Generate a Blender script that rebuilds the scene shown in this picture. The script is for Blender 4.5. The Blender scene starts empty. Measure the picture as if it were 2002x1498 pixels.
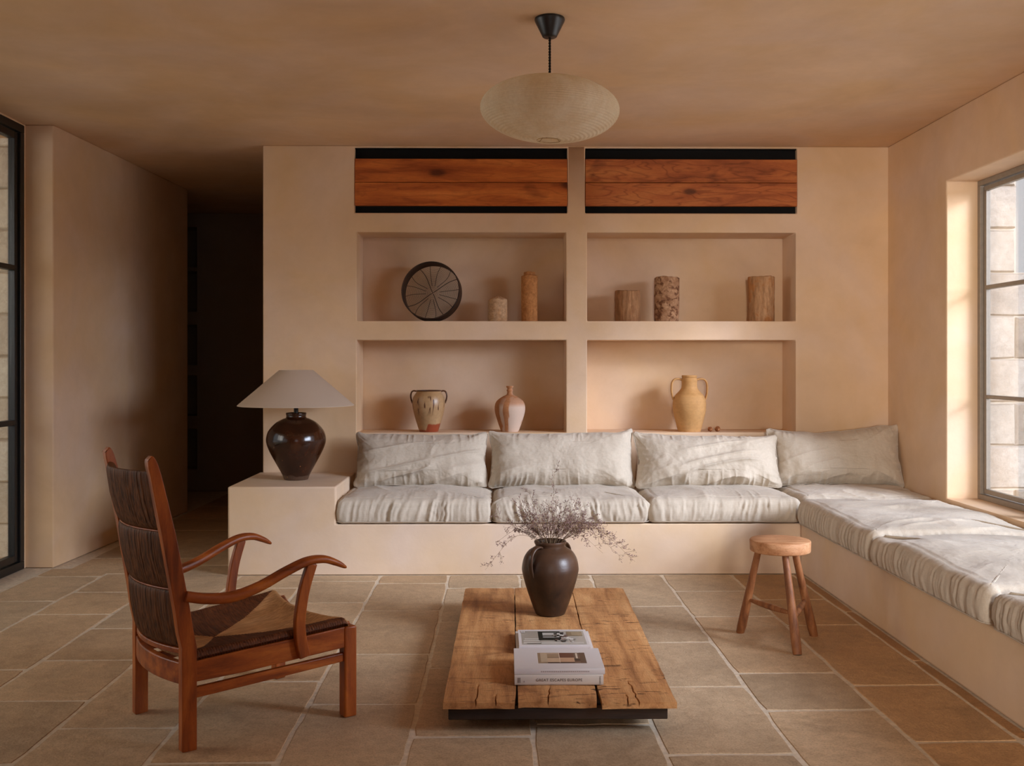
import bpy, bmesh, math, random
import numpy as np
from mathutils import Vector, Matrix

random.seed(7)
rng = np.random.default_rng(11)
SC = bpy.context.scene
COL = SC.collection
PI = math.pi


# ------------------------------------------------------------------ colour helpers
def lin(c):
    c = c / 255.0
    return c / 12.92 if c <= 0.04045 else ((c + 0.055) / 1.055) ** 2.4


def S(r, g, b):
    return (lin(r), lin(g), lin(b), 1.0)


# ------------------------------------------------------------------ camera, sky, lamps, exposure
cam_data = bpy.data.cameras.new('camera')
cam = bpy.data.objects.new('camera', cam_data)
COL.objects.link(cam)
cam_data.sensor_width = 36.0
cam_data.lens = 36.0 * 1946.0 / 2002.0
cam_data.shift_y = -41.0 / 2002.0
cam_data.clip_start = 0.02
cam.location = (0.0, 0.0, 1.164)
cam.rotation_euler = (PI / 2, 0.0, -math.atan(23.0 / 1946.0))
SC.camera = cam

world = bpy.data.worlds.new('world')
SC.world = world
world.use_nodes = True
_w = world.node_tree
_bg = _w.nodes['Background']
_bg.inputs[0].default_value = (0.69, 0.73, 0.80, 1.0)
_bg.inputs[1].default_value = 1.05


def area(name, loc, target, sx, sy, power, color):
    l = bpy.data.lights.new(name, 'AREA')
    l.shape = 'RECTANGLE'
    l.size, l.size_y = sx, sy
    l.energy = power
    l.color = color
    o = bpy.data.objects.new(name, l)
    COL.objects.link(o)
    o.location = loc
    d = Vector(target) - Vector(loc)
    o.rotation_euler = d.to_track_quat('-Z', 'Y').to_euler()
    return o


# daylight arriving through the windows on the right (low bright sky and late sun through haze)
area('daylight_right', (13.5, -4.2, 7.0), (2.5, 3.6, 1.3), 8.0, 10.0, 5100.0, (0.84, 0.95, 1.18))
area('low_sun_right', (13.8, -4.6, 7.6), (2.5, 3.6, 1.3), 3.2, 2.6, 1800.0, (0.88, 0.95, 1.12))
# dimmer courtyard daylight through the glazed door on the left
area('daylight_left', (-4.4, 3.2, 1.9), (-2.6, 4.6, 1.2), 1.6, 1.6, 30.0, (1.0, 0.97, 0.92))
# added fill from behind the camera, brightens the right side of the room
area('rear_fill', (-1.0, -7.5, 1.7), (0.6, -2.0, 1.45), 1.5, 1.2, 620.0, (1.0, 0.92, 0.84))

vs = SC.view_settings
vs.view_transform = 'Standard'
vs.look = 'None'
vs.exposure = 0.34
vs.gamma = 1.0
vs.use_curve_mapping = False
SC.display_settings.display_device = 'sRGB'
SC.cycles.max_bounces = 10
SC.cycles.diffuse_bounces = 6
SC.cycles.use_denoising = True
SC.cycles.sample_clamp_indirect = 6.0
SC.cycles.caustics_reflective = False
SC.cycles.caustics_refractive = False


# ------------------------------------------------------------------ object helpers
def link(o, parent=None):
    COL.objects.link(o)
    if parent is not None:
        o.parent = parent
    return o


def tag(o, label=None, cat=None, group=None, kind=None):
    if label:
        o['label'] = label
    if cat:
        o['category'] = cat
    if group:
        o['group'] = group
    if kind:
        o['kind'] = kind
    return o


def empty(name, loc=(0, 0, 0), rz=0.0, label=None, cat=None, group=None, kind=None):
    o = bpy.data.objects.new(name, None)
    o.empty_display_size = 0.05
    link(o)
    o.location = loc
    o.rotation_euler = (0, 0, rz)
    return tag(o, label, cat, group, kind)


def make_mesh(name, V, F, mats, smooth=30.0, midx=None):
    me = bpy.data.meshes.new(name)
    me.from_pydata([tuple(map(float, v)) for v in V], [], [tuple(map(int, f)) for f in F])
    if mats is not None:
        for m in (mats if isinstance(mats, (list, tuple)) else [mats]):
            me.materials.append(m)
    if midx is not None:
        me.polygons.foreach_set('material_index', np.asarray(midx, dtype=np.int32))
    me.validate()
    if smooth is not None:
        me.polygons.foreach_set('use_smooth', [True] * len(me.polygons))
        if smooth < 179:
            me.set_sharp_from_angle(angle=math.radians(smooth))
    me.update()
    return me


def add(name, V, F, mats, parent=None, smooth=30.0, midx=None, bevel=0.0, seg=2, loc=None):
    o = bpy.data.objects.new(name, make_mesh(name, V, F, mats, smooth, midx))
    link(o, parent)
    if loc is not None:
        o.location = loc
    if bevel > 0:
        b = o.modifiers.new('bevel', 'BEVEL')
        b.width = bevel
        b.segments = seg
        b.limit_method = 'ANGLE'
        b.angle_limit = math.radians(35)
        b.harden_normals = False
    return o


class MB:
    """collects shapes that belong to one part"""

    def __init__(self):
        self.V, self.F = [], []

    def raw(self, V, F):
        n = len(self.V)
        self.V.extend([tuple(v) for v in V])
        self.F.extend([tuple(i + n for i in f) for f in F])
        return self

    def box(self, x0, x1, y0, y1, z0, z1, rz=0.0, c=None):
        P = [(x, y, z) for z in (z0, z1) for y in (y0, y1) for x in (x0, x1)]
        if rz:
            cx, cy = c if c else ((x0 + x1) / 2, (y0 + y1) / 2)
            cs, sn = math.cos(rz), math.sin(rz)
            P = [(cx + (x - cx) * cs - (y - cy) * sn, cy + (x - cx) * sn + (y - cy) * cs, z) for x, y, z in P]
        return self.raw(P, [(0, 2, 3, 1), (4, 5, 7, 6), (0, 1, 5, 4), (2, 6, 7, 3), (0, 4, 6, 2), (1, 3, 7, 5)])

    def lathe(self, prof, seg=48, c=(0, 0, 0), sx=1.0, sy=1.0, caps=(True, True), wob=None):
        V, F = [], []
        for k, (r, z) in enumerate(prof):
            for i in range(seg):
                a = 2 * PI * i / seg
                rr = r * (wob(a, z) if wob else 1.0)
                V.append((c[0] + rr * math.cos(a) * sx, c[1] + rr * math.sin(a) * sy, c[2] + z))
        n = len(prof)
        for k in range(n - 1):
            for i in range(seg):
                j = (i + 1) % seg
                F.append((k * seg + i, k * seg + j, (k + 1) * seg + j, (k + 1) * seg + i))
        if caps[0]:
            F.append(tuple(reversed(range(seg))))
        if caps[1]:
            F.append(tuple((n - 1) * seg + i for i in range(seg)))
        return self.raw(V, F)

    def tube(self, path, rad, seg=10, lat=None, power=2.0, caps=True):
        """sweep; rad is r or (r_lateral, r_other) per station"""
        P = [Vector(p) for p in path]
        n = len(P)
        V, F = [], []
        prev = None
        for k in range(n):
            t = (P[min(k + 1, n - 1)] - P[max(k - 1, 0)])
            if t.length < 1e-9:
                t = Vector((0, 0, 1))
            t.normalize()
            if lat is not None:
                a = Vector(lat)
                a = (a - t * a.dot(t)).normalized()
            elif prev is None:
                h = Vector((0, 0, 1)) if abs(t.z) < 0.9 else Vector((1, 0, 0))
                a = t.cross(h).normalized()
            else:
                a = (prev - t * prev.dot(t)).normalized()
            prev = a
            b = t.cross(a)
            r = rad[k] if isinstance(rad, (list, tuple)) and not (len(rad) == 2 and n != 2 and not isinstance(rad[0], (list, tuple))) else rad
            ra, rb = r if isinstance(r, (list, tuple)) else (r, r)
            for i in range(seg):
                an = 2 * PI * i / seg
                cs, sn = math.cos(an), math.sin(an)
                cx = math.copysign(abs(cs) ** (2 / power), cs)
                sx = math.copysign(abs(sn) ** (2 / power), sn)
                V.append(P[k] + a * (ra * cx) + b * (rb * sx))
        for k in range(n - 1):
            for i in range(seg):
                j = (i + 1) % seg
                F.append((k * seg + i, k * seg + j, (k + 1) * seg + j, (k + 1) * seg + i))
        if caps:
            F.append(tuple(reversed(range(seg))))
            F.append(tuple((n - 1) * seg + i for i in range(seg)))
        return self.raw(V, F)

    def loft(self, rings, caps=True):
        n, m = len(rings), len(rings[0])
        V = [p for r in rings for p in r]
        F = []
        for k in range(n - 1):
            for i in range(m):
                j = (i + 1) % m
                F.append((k * m + i, k * m + j, (k + 1) * m + j, (k + 1) * m + i))
        if caps:
            F.append(tuple(reversed(range(m))))
            F.append(tuple((n - 1) * m + i for i in range(m)))
        return self.raw(V, F)

    def build(self, name, mat, parent=None, smooth=35.0, bevel=0.0, seg=2, loc=None):
        o = add(name, self.V, self.F, mat, parent, smooth, None, bevel, seg, loc)
        bm = bmesh.new()
        bm.from_mesh(o.data)
        bmesh.ops.recalc_face_normals(bm, faces=bm.faces)
        bm.to_mesh(o.data)
        bm.free()
        if smooth is not None and smooth < 179:
            o.data.set_sharp_from_angle(angle=math.radians(smooth))
        return o


def smooth_path(pts, n):
    """Catmull-Rom through points of any dimension"""
    p = np.array(pts, float)
    p = np.vstack([2 * p[0] - p[1], p, 2 * p[-1] - p[-2]])
    out = []
    m = len(pts) - 1
    for k in range(n):
        u = k / (n - 1) * m
        i = min(int(u), m - 1)
        t = u - i
        a, b, c, d = p[i], p[i + 1], p[i + 2], p[i + 3]
        out.append(0.5 * (2 * b + (c - a) * t + (2 * a - 5 * b + 4 * c - d) * t * t + (3 * b - a - 3 * c + d) * t ** 3))
    return np.array(out)


# numpy value noise ---------------------------------------------------------------
def _h(ix, iy, iz):
    h = (ix.astype(np.int64) * 374761393 + iy.astype(np.int64) * 668265263 + iz.astype(np.int64) * 2147483647) & 0xFFFFFFFF
    h = ((h ^ (h >> 13)) * 1274126177) & 0xFFFFFFFF
    h = h ^ (h >> 16)
    return (h & 0xFFFF) / 32767.5 - 1.0


def noise(x, y, z=0.0):
    x, y, z = np.broadcast_arrays(np.asarray(x, float), np.asarray(y, float), np.asarray(z, float))
    ix, iy, iz = np.floor(x), np.floor(y), np.floor(z)
    fx, fy, fz = x - ix, y - iy, z - iz
    w = lambda t: t * t * t * (t * (t * 6 - 15) + 10)
    ux, uy, uz = w(fx), w(fy), w(fz)
    r = 0
    for a in (0, 1):
        for b in (0, 1):
            for c in (0, 1):
                r = r + _h(ix + a, iy + b, iz + c) * (ux if a else 1 - ux) * (uy if b else 1 - uy) * (uz if c else 1 - uz)
    return r


def fbm(x, y, z=0.0, o=3):
    r, a = 0, 1.0
    for k in range(o):
        r = r + a * noise(np.asarray(x) * 2 ** k + 17 * k, np.asarray(y) * 2 ** k - 9 * k, np.asarray(z) * 2 ** k)
        a *= 0.5
    return r


def ridge(n, p=1.6):
    return (1 - np.abs(n)) ** p


def sstep(a, b, x):
    t = np.clip((x - a) / (b - a), 0, 1)
    return t * t * (3 - 2 * t)


# ------------------------------------------------------------------ materials
class MT:
    def __init__(self, name):
        self.m = bpy.data.materials.new(name)
        self.m.use_nodes = True
        self.t = self.m.node_tree
        self.b = self.t.nodes['Principled BSDF']
        self.co = None

    def n(self, typ, **kw):
        nd = self.t.nodes.new(typ)
        for k, v in kw.items():
            setattr(nd, k, v)
        return nd

    def l(self, a, b):
        self.t.links.new(a, b)

    def coord(self, kind='Object', scale=(1, 1, 1), rot=(0, 0, 0), loc=(0, 0, 0)):
        tc = self.n('ShaderNodeTexCoord')
        mp = self.n('ShaderNodeMapping')
        mp.inputs['Scale'].default_value = scale
        mp.inputs['Rotation'].default_value = rot
        mp.inputs['Location'].default_value = loc
        self.l(tc.outputs[kind], mp.inputs['Vector'])
        return mp.outputs['Vector']

    def noise(self, vec, scale, detail=4, rough=0.55, dist=0.0):
        nd = self.n('ShaderNodeTexNoise')
        nd.inputs['Scale'].default_value = scale
        nd.inputs['Detail'].default_value = detail
        nd.inputs['Roughness'].default_value = rough
        nd.inputs['Distortion'].default_value = dist
        if vec is not None:
            self.l(vec, nd.inputs['Vector'])
        return nd.outputs['Fac']

    def ramp(self, fac, stops, interp='LINEAR'):
        r = self.n('ShaderNodeValToRGB')
        r.color_ramp.interpolation = interp
        el = r.color_ramp.elements
        while len(el) < len(stops):
            el.new(0.5)
        for e, (p, c) in zip(el, stops):
            e.position = p
            e.color = c if len(c) == 4 else (*c, 1)
        self.l(fac, r.inputs[0])
        return r.outputs[0]

    def mix(self, a, b, fac, mode='MIX'):
        m = self.n('ShaderNodeMix', data_type='RGBA', blend_type=mode)
        for s, v in ((m.inputs[6], a), (m.inputs[7], b), (m.inputs[0], fac)):
            if hasattr(v, 'links'):
                self.l(v, s)
            else:
                s.default_value = v
        return m.outputs[2]

    def math(self, op, a, b=0.0, clamp=False):
        m = self.n('ShaderNodeMath', operation=op)
        m.use_clamp = clamp
        for s, v in ((m.inputs[0], a), (m.inputs[1], b)):
            if hasattr(v, 'links'):
                self.l(v, s)
            else:
                s.default_value = v
        return m.outputs[0]

    def bump(self, h, strength=0.3, dist=0.01, normal=None):
        b = self.n('ShaderNodeBump')
        b.inputs['Strength'].default_value = strength
        b.inputs['Distance'].default_value = dist
        self.l(h, b.inputs['Height'])
        if normal is not None:
            self.l(normal, b.inputs['Normal'])
        return b.outputs['Normal']

    def out(self, color=None, rough=0.6, normal=None, spec=0.5, metal=0.0):
        b = self.b
        if color is not None:
            if hasattr(color, 'links'):
                self.l(color, b.inputs['Base Color'])
            else:
                b.inputs['Base Color'].default_value = color
        if hasattr(rough, 'links'):
            self.l(rough, b.inputs['Roughness'])
        else:
            b.inputs['Roughness'].default_value = rough
        b.inputs['Specular IOR Level'].default_value = spec
        b.inputs['Metallic'].default_value = metal
        if normal is not None:
            self.l(normal, b.inputs['Normal'])
        return self.m


def simple(name, c, rough=0.6, spec=0.4, metal=0.0, var=0.06, scale=30.0, bump=0.0):
    m = MT(name)
    v = m.coord()
    n = m.noise(v, scale)
    lo = tuple(x * (1 - var) for x in c[:3]) + (1,)
    hi = tuple(min(1, x * (1 + var)) for x in c[:3]) + (1,)
    col = m.ramp(n, [(0.3, lo), (0.7, hi)])
    nn = m.bump(n, bump, 0.002) if bump else None
    return m.out(col, rough, nn, spec, metal)


def plaster(name, c, var=0.07):
    m = MT(name)
    v = m.coord('Object')
    big = m.noise(v, 1.3, 5, 0.6, 0.6)
    mid = m.noise(v, 7.0, 5, 0.65, 0.3)
    fine = m.noise(v, 60.0, 3, 0.6)
    lo = tuple(x * (1 - var * (1 + 0.35 * i)) for i, x in enumerate(c[:3])) + (1,)
    hi = tuple(min(1, x * (1 + var)) for x in c[:3]) + (1,)
    a = m.ramp(big, [(0.32, lo), (0.68, hi)])
    b = m.ramp(mid, [(0.3, (0.94, 0.93, 0.92, 1)), (0.7, (1, 1, 1, 1))])
    hue = m.noise(m.coord('Object', (1, 1, 1), (0.4, 0.2, 0.7), (3.1, 1.7, 5.3)), 1.9, 4, 0.55, 0.5)
    b = m.mix(b, m.ramp(hue, [(0.34, (1.0, 0.955, 0.83, 1)), (0.66, (1.0, 1.02, 1.08, 1))]), 1.0, 'MULTIPLY')
    col = m.mix(a, b, 1.0, 'MULTIPLY')
    h = m.math('ADD', m.math('MULTIPLY', mid, 0.7), m.math('MULTIPLY', fine, 0.25))
    return m.out(col, 0.72, m.bump(h, 0.22, 0.006), 0.25)


def stone(name, c):
    """limestone slab; the object colour tints each slab"""
    m = MT(name)
    v = m.coord('Object')
    oi = m.n('ShaderNodeObjectInfo')
    v2 = m.n('ShaderNodeVectorMath', operation='ADD')
    sc = m.n('ShaderNodeVectorMath', operation='SCALE')
    cb = m.n('ShaderNodeCombineXYZ')
    m.l(oi.outputs['Random'], cb.inputs[0])
    m.l(oi.outputs['Random'], cb.inputs[2])
    m.l(cb.outputs[0], sc.inputs[0])
    sc.inputs['Scale'].default_value = 40.0
    m.l(v, v2.inputs[0])
    m.l(sc.outputs[0], v2.inputs[1])
    vv = v2.outputs[0]
    big = m.noise(vv, 3.2, 6, 0.6, 0.8)
    mid = m.noise(vv, 24.0, 6, 0.7, 0.4)
    fine = m.noise(vv, 160.0, 4, 0.7)
    base = m.ramp(big, [(0.28, tuple(x * 0.80 for x in c[:3])), (0.5, c[:3]), (0.75, tuple(min(1, x * 1.14) for x in c[:3]))])
    grain = m.ramp(mid, [(0.32, (0.80, 0.78, 0.75, 1)), (0.62, (1.04, 1.04, 1.04, 1))])
    grit = m.ramp(fine, [(0.33, (0.70, 0.69, 0.67, 1)), (0.55, (1.03, 1.03, 1.03, 1))])
    col = m.mix(m.mix(base, grain, 1.0, 'MULTIPLY'), grit, 0.85, 'MULTIPLY')
    col = m.mix(col, oi.outputs['Color'], 1.0, 'MULTIPLY')
    h = m.math('ADD', m.math('MULTIPLY', big, 0.8), m.math('ADD', m.math('MULTIPLY', mid, 0.55), m.math('MULTIPLY', fine, 0.22)))
    r = m.ramp(mid, [(0.3, (0.52,) * 3), (0.7, (0.70,) * 3)])
    return m.out(col, r, m.bump(h, 0.55, 0.010), 0.35)


def warm(c, g=0.85, b=0.68):
    return (c[0], c[1] * g, c[2] * b, 1)


def wood(name, dark, midc, light, axis='X', scale=1.0, rough=0.5, knots=0.0, ring=0.35, spec=0.35, stretch=9.0, pits=0.0, bump=0.25):
    """grain runs along the given object axis"""
    dark, midc, light = warm(dark), warm(midc), warm(light)
    m = MT(name)
    s = {'X': (1 / stretch, 1, 1), 'Y': (1, 1 / stretch, 1), 'Z': (1, 1, 1 / stretch)}[axis]
    oi = m.n('ShaderNodeObjectInfo')
    v = m.coord('Object', tuple(x * scale for x in s))
    sc = m.n('ShaderNodeVectorMath', operation='SCALE')
    cb = m.n('ShaderNodeCombineXYZ')
    m.l(oi.outputs['Random'], cb.inputs[0])
    m.l(oi.outputs['Random'], cb.inputs[1])
    m.l(cb.outputs[0], sc.inputs[0])
    sc.inputs['Scale'].default_value = 23.0
    ad = m.n('ShaderNodeVectorMath', operation='ADD')
    m.l(v, ad.inputs[0])
    m.l(sc.outputs[0], ad.inputs[1])
    v = ad.outputs[0]
    broad = m.noise(v, 5.0, 3, 0.5, 0.4)
    rings = m.math('FRACT', m.math('MULTIPLY', m.noise(v, 4.0, 2, 0.45, 0.25), 9.0))
    fib = m.noise(v, 70.0, 4, 0.7, 0.1)
    base = m.ramp(broad, [(0.28, dark), (0.5, midc), (0.74, light)])
    rg = m.ramp(rings, [(0.0, (0.62, 0.56, 0.5, 1)), (0.18, (1, 1, 1, 1)), (0.85, (0.96, 0.95, 0.94, 1)), (1.0, (0.62, 0.56, 0.5, 1))])
    fb = m.ramp(fib, [(0.3, (0.78, 0.75, 0.72, 1)), (0.65, (1.06, 1.06, 1.06, 1))])
    col = m.mix(m.mix(base, rg, ring, 'MULTIPLY'), fb, 0.8, 'MULTIPLY')
    h = m.math('ADD', m.math('MULTIPLY', rings, 0.3), fib)
    if knots > 0:
        ks = {'X': (0.45, 1, 1), 'Y': (1, 0.45, 1), 'Z': (1, 1, 0.45)}[axis]
        kv = m.coord('Object', ks)
        ad2 = m.n('ShaderNodeVectorMath', operation='ADD')
        m.l(kv, ad2.inputs[0])
        m.l(sc.outputs[0], ad2.inputs[1])
        vo = m.n('ShaderNodeTexVoronoi')
        vo.inputs['Scale'].default_value = knots
        m.l(ad2.outputs[0], vo.inputs['Vector'])
        k = m.ramp(vo.outputs['Distance'], [(0.0, (0.13, 0.10, 0.08, 1)), (0.07, (0.22, 0.17, 0.13, 1)), (0.12, (0.8, 0.72, 0.66, 1)), (0.22, (1, 1, 1, 1))])
        col = m.mix(col, k, 0.9, 'MULTIPLY')
        st = m.noise(ad2.outputs[0], 6.0, 3, 0.55, 0.6)
        col = m.mix(col, m.ramp(st, [(0.30, (0.30, 0.24, 0.22, 1)), (0.40, (1, 1, 1, 1))]), 0.75, 'MULTIPLY')
    if pits > 0:
        pv = m.coord('Object', {'X': (1, 2.4, 1), 'Y': (0.45, 1.6, 1), 'Z': (1, 1, 1)}[axis])
        gate = m.noise(pv, 3.2, 3, 0.6)
        spot = m.noise(pv, 26.0, 3, 0.6, 0.8)
        g = m.ramp(gate, [(0.46, (0.08,) * 3), (0.60, (0.9,) * 3)])
        p = m.ramp(spot, [(0.345, (0.14, 0.09, 0.06, 1)), (0.41, (1, 1, 1, 1))])
        col = m.mix(col, m.mix((1, 1, 1, 1), p, g), pits, 'MULTIPLY')
        blot = m.noise(pv, 5.5, 4, 0.6, 0.7)
        col = m.mix(col, m.ramp(blot, [(0.32, (0.55, 0.47, 0.42, 1)), (0.46, (1, 1, 1, 1))]), 0.75, 'MULTIPLY')
        h = m.math('ADD', h, m.math('MULTIPLY', m.math('MULTIPLY', spot, 1.5), 1.0))
    return m.out(col, rough, m.bump(h, bump, 0.003), spec)


def linen(name, c, scale=1.0):
    m = MT(name)
    v = m.coord('Object')
    wv = m.n('ShaderNodeTexWave', wave_type='BANDS', bands_direction='X')
    wv.inputs['Scale'].default_value = 330.0
    wv.inputs['Distortion'].default_value = 1.2
    m.l(v, wv.inputs['Vector'])
    wz = m.n('ShaderNodeTexWave', wave_type='BANDS', bands_direction='Z')
    wz.inputs['Scale'].default_value = 330.0
    wz.inputs['Distortion'].default_value = 1.2
    m.l(v, wz.inputs['Vector'])
    slub = m.noise(m.coord('Object', (3, 30, 90)), 6.0, 3, 0.6)
    slub2 = m.noise(m.coord('Object', (90, 30, 3)), 6.0, 3, 0.6)
    blot = m.noise(v, 9.0, 4, 0.6)
    crease = m.noise(v, 34.0, 4, 0.6, 1.5)
    lo = tuple(x * 0.90 for x in c[:3]) + (1,)
    col = m.ramp(blot, [(0.3, lo), (0.7, c)])
    tex = m.math('MULTIPLY', m.math('ADD', slub, slub2), 0.5)
    col = m.mix(col, m.ramp(tex, [(0.38, (0.88, 0.87, 0.85, 1)), (0.6, (1.02, 1.02, 1.02, 1))]), 0.9, 'MULTIPLY')
    h = m.math('ADD', m.math('MULTIPLY', m.math('ADD', wv.outputs['Fac'], wz.outputs['Fac']), 0.08),
               m.math('ADD', m.math('MULTIPLY', tex, 0.5), m.math('MULTIPLY', crease, 0.9)))
    m.b.inputs['Sheen Weight'].default_value = 0.15
    return m.out(col, 0.9, m.bump(h, 0.35, 0.004), 0.1)


def glass(name, tint=(1, 1, 1, 1), refl=0.06):
    m = MT(name)
    m.t.nodes.remove(m.b)
    tr = m.n('ShaderNodeBsdfTransparent')
    tr.inputs[0].default_value = tint
    gl = m.n('ShaderNodeBsdfGlossy')
    gl.inputs['Roughness'].default_value = 0.02
    lw = m.n('ShaderNodeFresnel')
    lw.inputs[0].default_value = 1.35
    mx = m.n('ShaderNodeMixShader')
    m.l(m.math('MULTIPLY', lw.outputs[0], refl * 10, True), mx.inputs[0])
    m.l(tr.outputs[0], mx.inputs[1])
    m.l(gl.outputs[0], mx.inputs[2])
    m.l(mx.outputs[0], m.t.nodes['Material Output'].inputs[0])
    return m.m


def ceramic(name, c_lo, c_hi, rough, scale=6.0, spec=0.5, bands=0.0, extra=None, bump=0.15):
    """pottery: mottled glaze or clay with faint throwing rings"""
    c_lo, c_hi = warm(c_lo), warm(c_hi)
    m = MT(name)
    v = m.coord('Object')
    n = m.noise(v, scale, 5, 0.6, 0.7)
    col = m.ramp(n, [(0.3, c_lo), (0.68, c_hi)])
    fine = m.noise(v, scale * 12, 4, 0.65)
    col = m.mix(col, m.ramp(fine, [(0.3, (0.86, 0.85, 0.84, 1)), (0.6, (1.03, 1.03, 1.03, 1))]), 0.8, 'MULTIPLY')
    ring_v = m.noise(m.coord('Object', (0.6, 0.6, 60)), 1.0, 2, 0.5)
    if bands:
        col = m.mix(col, m.ramp(ring_v, [(0.35, (0.82, 0.80, 0.78, 1)), (0.6, (1, 1, 1, 1))]), bands, 'MULTIPLY')
    if extra:
        col = extra(m, v, col)
    h = m.math('ADD', m.math('MULTIPLY', ring_v, 0.6), m.math('MULTIPLY', fine, 0.4))
    return m.out(col, rough, m.bump(h, bump, 0.004), spec)


M = {}
M['plaster'] = plaster('plaster_walls', (0.70, 0.50, 0.335, 1))
M['plaster_ceiling'] = plaster('plaster_ceiling', (0.72, 0.515, 0.345, 1), 0.09)
M['plaster_bench'] = plaster('plaster_bench', (0.70, 0.53, 0.385, 1), 0.04)
M['stone'] = stone('limestone_slab', (0.54, 0.405, 0.27, 1))
M['grout'] = simple('lime_grout', S(212, 197, 175), 0.9, 0.2, 0, 0.15, 40, 0.4)
M['block'] = stone('pale_stone_block', (0.43, 0.385, 0.335, 1))
M['block_mortar'] = simple('pale_mortar', S(196, 184, 168), 0.9, 0.2, 0, 0.1, 30, 0.3)
M['ground'] = simple('pale_gravel', S(228, 218, 204), 0.95, 0.1, 0, 0.12, 50, 0.4)
M['plaster_hall_shaded'] = plaster('plaster_hall_shaded', (0.30, 0.22, 0.15, 1))  # dimness of the hall put into a darker plaster colour
M['black_metal'] = simple('black_steel', S(24, 23, 22), 0.4, 0.5, 0, 0.1, 40)
M['grey_metal'] = simple('grey_painted_steel', S(140, 128, 114), 0.42, 0.5, 0.0, 0.08, 40)
M['glass'] = glass('window_glass', (0.97, 0.97, 0.96, 1), 0.05)
M['glass_door'] = glass('door_glass', (0.90, 0.90, 0.88, 1), 0.05)
M['black'] = simple('shade_and_batten_black', S(14, 12, 11), 0.8, 0.2)  # flat black for the painted niche shade and the battens
M['black_plastic'] = simple('black_plastic', S(26, 25, 25), 0.35, 0.5)
M['board'] = wood('orange_pine_board', (0.33, 0.085, 0.018, 1), (0.54, 0.165, 0.036, 1), (0.68, 0.25, 0.065, 1), 'X', 3.0, 0.5, 3.6, 0.55, 0.3, 8.0)
M['board_dark'] = wood('weathered_pine_board', (0.28, 0.08, 0.022, 1), (0.45, 0.145, 0.042, 1), (0.57, 0.23, 0.075, 1), 'X', 3.2, 0.55, 5.2, 0.95, 0.3, 6.0)
M['table'] = wood('old_table_plank', (0.33, 0.165, 0.072, 1), (0.56, 0.32, 0.15, 1), (0.68, 0.44, 0.23, 1), 'Y', 4.0, 0.62, 0, 0.35, 0.25, 9.0, 1.0, 0.5)
M['table_base'] = wood('dark_table_base', (0.018, 0.011, 0.008, 1), (0.032, 0.020, 0.014, 1), (0.055, 0.034, 0.023, 1), 'X', 5.0, 0.7)
M['oak'] = wood('chair_wood', (0.16, 0.035, 0.007, 1), (0.36, 0.095, 0.0155, 1), (0.55, 0.185, 0.034, 1), 'X', 6.0, 0.36, 0, 0.25, 0.5, 7.0, 0, 0.12)
M['oak_z'] = wood('chair_wood_upright', (0.16, 0.035, 0.007, 1), (0.36, 0.095, 0.0155, 1), (0.55, 0.185, 0.034, 1), 'Z', 6.0, 0.36, 0, 0.25, 0.5, 7.0, 0, 0.12)
M['stool_top'] = wood('stool_seat_wood', (0.36, 0.18, 0.09, 1), (0.50, 0.285, 0.165, 1), (0.58, 0.37, 0.24, 1), 'X', 7.0, 0.6, 0, 0.5, 0.3, 5.0)
M['stool_leg'] = wood('stool_leg_wood', (0.13, 0.05, 0.02, 1), (0.26, 0.11, 0.045, 1), (0.38, 0.19, 0.09, 1), 'Z', 7.0, 0.55, 0, 0.4, 0.35, 6.0)
M['linen'] = linen('natural_linen', (0.58, 0.495, 0.395, 1))
M['linen_grey'] = linen('washed_linen', (0.53, 0.45, 0.36, 1))
M['shade'] = simple('lampshade_card', (0.54, 0.43, 0.33, 1), 0.85, 0.15, 0, 0.02, 6)
M['cord'] = simple('black_fabric_cord', S(22, 19, 17), 0.8, 0.2)


def rush(name, dark, light, axis, freq):
    dark, light = warm(dark), warm(light)
    m = MT(name)
    v = m.coord('Object')
    st = m.coord('Object', {'X': (6, freq, freq), 'Y': (freq, 6, freq), 'Z': (freq, freq, 6)}[axis])
    a = m.noise(st, 1.0, 3, 0.6)
    b = m.noise(v, 14.0, 4, 0.6)
    col = m.ramp(a, [(0.28, dark), (0.72, light)])
    col = m.mix(col, m.ramp(b, [(0.3, (0.7, 0.66, 0.6, 1)), (0.7, (1.08, 1.06, 1.04, 1))]), 0.8, 'MULTIPLY')
    return m.out(col, 0.62, m.bump(a, 0.5, 0.004), 0.35)


M['rush_back'] = rush('dark_rush', (0.030, 0.012, 0.005, 1), (0.24, 0.115, 0.05, 1), 'Z', 160)
M['rush_dark'] = rush('brown_rush', (0.055, 0.016, 0.006, 1), (0.20, 0.075, 0.028, 1), 'Y', 150)
M['rush_light'] = rush('straw_rush', (0.34, 0.19, 0.085, 1), (0.72, 0.48, 0.26, 1), 'X', 150)
SCENE_BODY = True


# ------------------------------------------------------------------ structure
H_CEIL = 2.505
Y_BACK, Y_BENCH = 6.17, 5.445
X_RIGHT, X_HALL = 2.415, -1.467
X_DOOR = -2.68


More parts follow.
